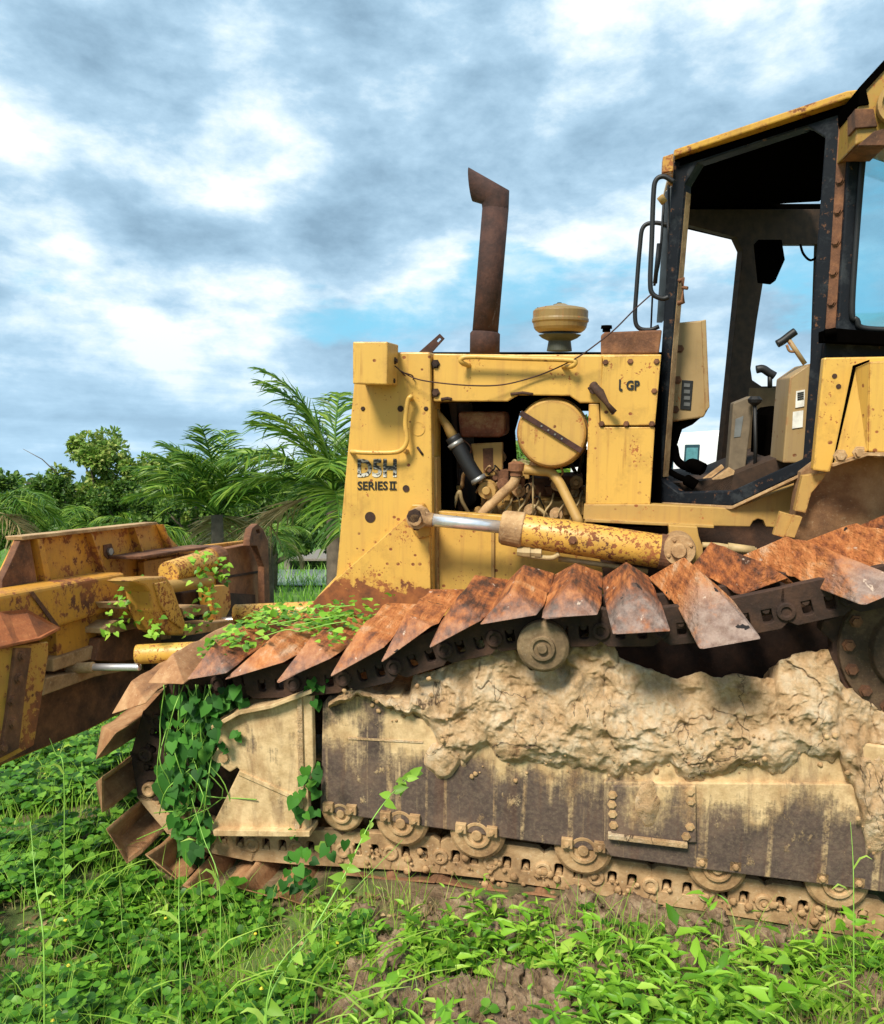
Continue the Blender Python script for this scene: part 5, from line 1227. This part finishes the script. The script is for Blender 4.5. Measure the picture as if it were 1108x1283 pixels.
# broadleaf trees
def tree(cx, cyb, top, wpx, Y, label, seed, mat, n=1700, ls=.16, twigs=0):
    n = int(n*3.2); ls *= .55
    rg = np.random.RandomState(seed); t = empty('broadleaf_tree', Matrix.Translation((at(cx, 641, Y).x, Y, 0))); H = at(cx, top, Y).z; zb = max(.3, at(cx, cyb, Y).z); Wd = wpx/F*Y/2
    tr_ = MB(); tr_.tube([(0, 0, -.1), (.05, 0, H*.35), (0, 0, H*.6)], [.12, .09, .05], 8)
    cl_ = []
    for k in range(34):
        a = rg.rand()*6.28; q = rg.rand()**.5; z = zb+(H-zb)*rg.rand(); env = math.sqrt(max(.05, 1-((z-zb)/(H-zb))**2.2))
        c = np.array([math.cos(a)*Wd*q*env, math.sin(a)*Wd*q*env*.8, z]); cl_.append((c, rg.uniform(.1, .3)*Wd*.8))
        if k < 12: tr_.tube([(0, 0, H*.25), tuple(c*np.array([.5, .5, .8])), tuple(c)], [.045, .025, .01], 6)
    for k in range(twigs):
        a = rg.uniform(2.4, 3.9); c = np.array([math.cos(a)*Wd*1.15, math.sin(a)*Wd, H*(.6+.35*rg.rand())]); tr_.tube([tuple(c*np.array([.3, .3, .7])), tuple(c*np.array([.8, .8, .95])), tuple(c+rg.randn(3)*.1)], [.02, .01, .004], 5)
    tr_.build('trunk', BARK, t); G = Leaves(); Pn, Dn, Nn, ln = [], [], [], []
    for k in range(n):
        c, r = cl_[rg.randint(len(cl_))]; d = rg.randn(3); d /= np.linalg.norm(d); Pn.append(c+d*r*rg.uniform(.55, 1.1)*np.array([1, 1, .8])); Dn.append(d+rg.randn(3)*.5); Nn.append(d*.6+np.array([0, -.1, .7])+rg.randn(3)*.3); ln.append(ls*rg.uniform(.6, 1.2))
    G.add(Pn, Dn, Nn, ln, np.array(ln)*.55, 'round'); G.build('crown', mat, t)
    return tag(t, label, 'tree', group='trees along the field edge')
tree(125, 650, 548, 150, 17, 'pale green broadleaf tree with a bare twig at its left, tallest of the left trees', 21, TREEL, 2600, .2, 7)
tree(195, 665, 575, 110, 19, 'rounded yellow-green tree behind the small dark palm', 22, TREEL, 1900, .2)
tree(232, 660, 566, 70, 18, 'narrow leafy tree just left of the star-shaped palm', 23, TREEL, 1500, .19)
tree(60, 690, 605, 130, 16, 'dark bush below the pale green broadleaf tree', 24, TREED, 2200, .17)
tree(160, 690, 610, 130, 15, 'dark bush behind the left half of the blade', 25, TREED, 2400, .16)
tree(250, 695, 612, 120, 15, 'dark bush at the foot of the star-shaped palm', 26, TREED, 2200, .16)
tree(340, 695, 610, 120, 16, 'dark bush between the two large palms', 27, TREED, 2200, .17)
tree(-20, 690, 590, 140, 17, 'dark tree at the left edge behind the cut-off palm', 28, TREED, 2200, .18)
tree(470, 690, 575, 140, 17, 'bush hidden mostly behind the bulldozer nose', 29, TREED, 2000, .18)
tree(600, 690, 470, 130, 15, 'bush glimpsed through the left gap of the engine bay', 30, TREEL, 2000, .18)
tree(705, 690, 470, 120, 15, 'bush glimpsed beside the round air cleaner', 31, TREEL, 2000, .18)
# distant wood
G = Leaves(); n = 26000; px = R.uniform(-500, 1700, n); Y = R.uniform(38, 60, n); x = (px-CX)/F*Y
hh = np.array([3.0+1.3*noise.noise(Vector((a*.12, b*.12, 0)))+.8*noise.noise(Vector((a*.5, b*.5, 3))) for a, b in zip(x, Y)])
hh = np.where(px > 520, hh*.55, hh)
z = hh*R.rand(n)**.6
D_ = R.randn(n, 3); N_ = R.randn(n, 3)*.5+np.array([0, -.3, .8]); l_ = R.uniform(.4, .8, n)
G.add(np.stack([x, Y, z], 1), D_, N_, l_, l_*.6, 'round'); tag(G.build('distant_wood', TREED), 'dark band of far-off woodland at the edge of the field', 'woodland', kind='stuff')

# ------------------------------------------------------------------ pond and slab behind
g = NT('pond_water'); POND = g.fin((.3, .34, .33), .12, 0, g.noise(3, 4), .15, .02)
w0 = at(345, 722, 18); 
mb = MB(); mb.prism([(-4.4, 17.0, .03), (-1.4, 17.0, .03), (-1.2, 21.5, .03), (-4.6, 21.5, .03)], (0, 0, .02)); tag(mb.build('pond_water', POND), kind='structure')
sl = MB(); 
for i in range(7): sl.box((-4.3+i*.01, 22+i*.9, .25), (-1.6, 22.8+i*.9, .32))
sl.box((-4.35, 22, -.02), (-4.2, 28, .249)); sl.box((-1.75, 22, -.02), (-1.65, 28, .249))
tag(sl.build('plank_jetty', simple('weathered_plank', (.2, .17, .14), .8), None, .01), 'low grey plank platform by the pond, just left of the bulldozer nose', 'platform')

# ------------------------------------------------------------------ white truck behind the cab
TY = 9.0
tk = empty('white_truck', Matrix.Translation((2.6, TY, 0)) @ Matrix.Rotation(math.radians(-12), 4, 'Z'))
def tb(name, lo, hi, mat, bev, par=None): return MB().box(lo, hi).build(name, mat, par or tk, bev, seg=4)
cabt = MB(); cabt.prism([(-1.15, 0, .7), (1.05, 0, .7), (1.1, 0, 1.7), (.98, 0, 2.5), (.7, 0, 2.53), (-1.0, 0, 2.45), (-1.12, 0, 2.3), (-1.18, 0, 1.7)], (0, 2.2, 0)).build('cab', WHT, tk, .1, seg=5)
TG_ = simple('truck_glass', (.02, .05, .06), .06)
TT = simple('truck_tint_glass', (.08, .22, .24), .06)
dr = MB().prism([(-.55, -.012, .75), (.5, -.012, .75), (.5, -.012, 2.4), (-.3, -.012, 2.4), (-.55, -.012, 1.75)], (0, .015, 0)).build('door', WHT, tk, .01)
MB().prism([(.1, -.02, 1.88), (.27, -.02, 1.88), (.3, -.02, 2.36), (.13, -.02, 2.36)], (0, .03, 0)).build('side_window', TG_, dr, .02)
MB().prism([(.125, -.026, 1.92), (.25, -.026, 1.92), (.275, -.026, 2.32), (.15, -.026, 2.32)], (0, .01, 0)).build('window_pane', TT, dr, .01)
MB().prism([(-.42, -.02, 1.78), (.0, -.02, 1.78), (.02, -.02, 2.36), (-.25, -.02, 2.36)], (0, .03, 0)).build('side_window', TG_, dr, .02)
MB().box((-.35, -.3, 1.85), (-.28, -.12, 2.25)).build('mirror', BLK, tk, .03)
MB().box((-.1, -.04, 1.5), (.08, -.015, 1.54)).build('handle', BLK, tk, .01)
MB().box((-1.3, .1, .35), (-1.1, 2.1, .8)).build('bumper', BLK, tk, .04)
MB().box((-1.1, .5, .4), (4.0, 1.7, .62)).build('chassis', BLK, tk, .02)
MB().box((1.25, 0, .75), (4.2, 2.2, 1.25)).build('flatbed', WHT, tk, .03)
for xx in (-.5, 3.1):
    for yy in (.0, 1.95): MB().lathe((xx, yy, .45), (0, 1, 0), [(0, .3), (.02, .44), (.04, .46), (.23, .46), (.25, .44)], 28).build('wheel', BLK, tk, .01)
tag(tk, 'white truck parked behind the bulldozer, seen through the open cab door', 'truck')

# every bolt, pipe and letter stroke of a shared build becomes a part of its own
def islands(o):
    me = o.data; n = len(me.vertices); par = list(range(n))
    def find(a):
        while par[a] != a: par[a] = par[par[a]]; a = par[a]
        return a
    for e in me.edges:
        a, b_ = find(e.vertices[0]), find(e.vertices[1])
        if a != b_: par[a] = b_
    groups = {}
    for p_ in me.polygons: groups.setdefault(find(p_.vertices[0]), []).append(p_)
    return groups
SPLIT = ('bolt', 'rust_scab', 'injector_cover', 'fuel_line', 'gauge', 'pedal', 'floor_edge_strip', 'strap_rivet', 'weld_seam', 'wiper_arm', 'fender_bracket', 'lamp_bracket', 'cab_handrail', 'bolt_hole', 'wing_nut', 'door_latch')
for o in list(COL.objects):
    if o.type != 'MESH' or o.name.split('.')[0] not in SPLIT and o.name.split('.')[0] != 'bolt_and_hole_trim': continue
    gs = islands(o)
    if len(gs) < 2: continue
    nm = {'bolt_and_hole_trim': 'bolt', 'strap_rivet': 'rivet'}.get(o.name.split('.')[0], o.name.split('.')[0])
    for polys in gs.values():
        mb = MB(); mp = {}
        for p_ in polys:
            f_ = []
            for vi in p_.vertices:
                if vi not in mp: mp[vi] = len(mb.v); mb.v.append(tuple(o.data.vertices[vi].co))
                f_.append(mp[vi])
            mb.f.append(tuple(f_)); mb.sm.append(p_.use_smooth)
        mb.build(nm, o.data.materials[0], o.parent, .002 if o.modifiers else 0)
    bpy.data.objects.remove(o)

# ================================================================== WORLD, SUN, CAMERA
wd = bpy.data.worlds.new('World'); sc.world = wd; wd.use_nodes = True; t = wd.node_tree; t.nodes.clear()
class WN(NT):
    def __init__(s): s.t = t; s.tc = t.nodes.new('ShaderNodeTexCoord')
g = WN(); out = g.n('OutputWorld'); bg = g.n('Background'); g.lk(bg.outputs[0], out.inputs[0])
SUN_AZ, SUN_EL = math.radians(208), math.radians(43)     # compass-like: 0 = +Y, clockwise towards +X
sky = g.n('TexSky', sky_type='NISHITA'); sky.sun_disc = False; sky.sun_elevation = SUN_EL; sky.sun_rotation = SUN_AZ; sky.air_density = 1.2; sky.ozone_density = 2
dirv = g.tc.outputs['Generated']; sx, sy, sz = g.sep(dirv)
den = g.math('ADD', g.math('MAXIMUM', sz, 0.0), .38)
pxn = g.math('DIVIDE', sx, den); pyn = g.math('DIVIDE', sy, den)
cmb = g.n('CombineXYZ'); g.lk(pxn, cmb.inputs[0]); g.lk(pyn, cmb.inputs[1]); g.lk(g.math('MULTIPLY', sz, .8), cmb.inputs[2]); cp = cmb.outputs[0]
def blob(px, py, deg, amp):
    d = ray(px, py).normalized(); vm = g.n('VectorMath', operation='DOT_PRODUCT'); g.lk(dirv, vm.inputs[0]); vm.inputs[1].default_value = d
    return g.rng(vm.outputs['Value'], math.cos(math.radians(deg)), 1.0, 0, amp, True)
def total(bs):
    a = bs[0]
    for b_ in bs[1:]: a = g.math('ADD', a, b_)
    return a
pv = g.map((1, 1, 2.1), (.4, .9, .3), dirv)
nA = g.noise(3.1, 10, .55, pv, .15); nB = g.noise(8.5, 10, .62, g.map((1, 1, 2.0), (9, 4, 0), dirv), .1)
nL = g.noise(7, 8, .55, g.map((.35, 1.3, 7), (2, 7, 0), dirv), .2)
low = g.rng(sz, .06, .26, 1, 0, True)
nn_ = g.math('ADD', g.math('MULTIPLY', g.math('ADD', nA, -.03), 1.0), g.math('ADD', g.math('MULTIPLY', g.math('SUBTRACT', nB, .13), .66), g.math('MULTIPLY', g.math('MULTIPLY', g.math('SUBTRACT', nL, .5), low), .55)))
bright = total([nn_,
    blob(200, 175, 6, 0.124), blob(330, 200, 6, 0.124), blob(50, 240, 6, 0.136), blob(10, 165, 4, 0.074), blob(50, 305, 4, 0.062), blob(560, 275, 6, 0.099), blob(420, 80, 9, 0.050), blob(30, 50, 7, 0.043), blob(670, 160, 3, 0.050), blob(260, 420, 10, 0.056), blob(90, 395, 6, 0.062), blob(780, 320, 9, 0.099), blob(890, 340, 10, 0.087), blob(1070, 80, 7, 0.062), blob(730, 40, 7, 0.037), blob(490, 385, 4, 0.093),
    blob(560, 130, 12, -0.050), blob(800, 180, 10, -0.037), blob(140, 120, 8, -0.037), blob(180, 260, 5, -0.050), blob(440, 250, 7, -0.050), blob(400, 340, 8, -0.031), blob(60, 500, 14, 0.012)])
cloud = g.ramp(bright, [(.5, (.24, .38, .51)), (.61, (.32, .49, .64)), (.71, (.42, .61, .77)), (.80, (.63, .79, .9)), (.89, (.9, .95, .98))])
nC = g.noise(6, 9, .6, g.map((1, 1, 3), (5, 2, 0), dirv), .2)
clear = total([g.math('MULTIPLY', nC, 1.0), blob(700, 350, 9, .17), blob(620, 380, 7, .17), blob(460, 402, 7, .2), blob(550, 395, 7, .17), blob(830, 350, 6, .12), blob(380, 395, 4, .15), blob(640, 335, 4, .14), blob(55, 375, 3, .22), blob(1040, 330, 9, .12), blob(1085, 260, 9, .16), blob(990, 380, 7, .1)])
cm = g.rng(clear, .72, .93, 0, 1, True)
skc = g.n('VectorMath', operation='SCALE'); g.lk(sky.outputs[0], skc.inputs[0]); skc.inputs['Scale'].default_value = .10
blue = g.mix(.8, skc.outputs[0], (.22, .66, .9))
colr = g.mix(g.math('MULTIPLY', cm, g.rng(nB, .35, .6, .95, .45)), cloud, blue)
hz = g.rng(sz, .0, .24, .7, 0)
colr = g.mix(hz, colr, (.45, .69, .9))
g.lk(colr, bg.inputs[0]); bg.inputs[1].default_value = 1.0
sd = bpy.data.lights.new('Sun', 'SUN'); sd.energy = 4.8; sd.angle = math.radians(15); sd.color = (1, .93, .8)
so = bpy.data.objects.new('Sun', sd); COL.objects.link(so)
sdir = Vector((math.sin(SUN_AZ)*math.cos(SUN_EL), math.cos(SUN_AZ)*math.cos(SUN_EL), math.sin(SUN_EL)))
so.rotation_euler = sdir.to_track_quat('Z', 'Y').to_euler(); so.location = (0, 0, 12)
cd = bpy.data.cameras.new('Camera'); co_ = bpy.data.objects.new('Camera', cd); COL.objects.link(co_); co_.location = CAM; co_.rotation_euler = (math.radians(90), 0, 0)
cd.sensor_fit = 'HORIZONTAL'; cd.sensor_width = 36; cd.lens = 36*F/1108; cd.clip_end = 4000; cd.clip_start = .05
sc.camera = co_
vs_ = sc.view_settings; vs_.view_transform = 'Standard'; vs_.look = 'None'; vs_.exposure = .22; vs_.gamma = 1; vs_.use_curve_mapping = False
sc.render.engine = 'CYCLES'
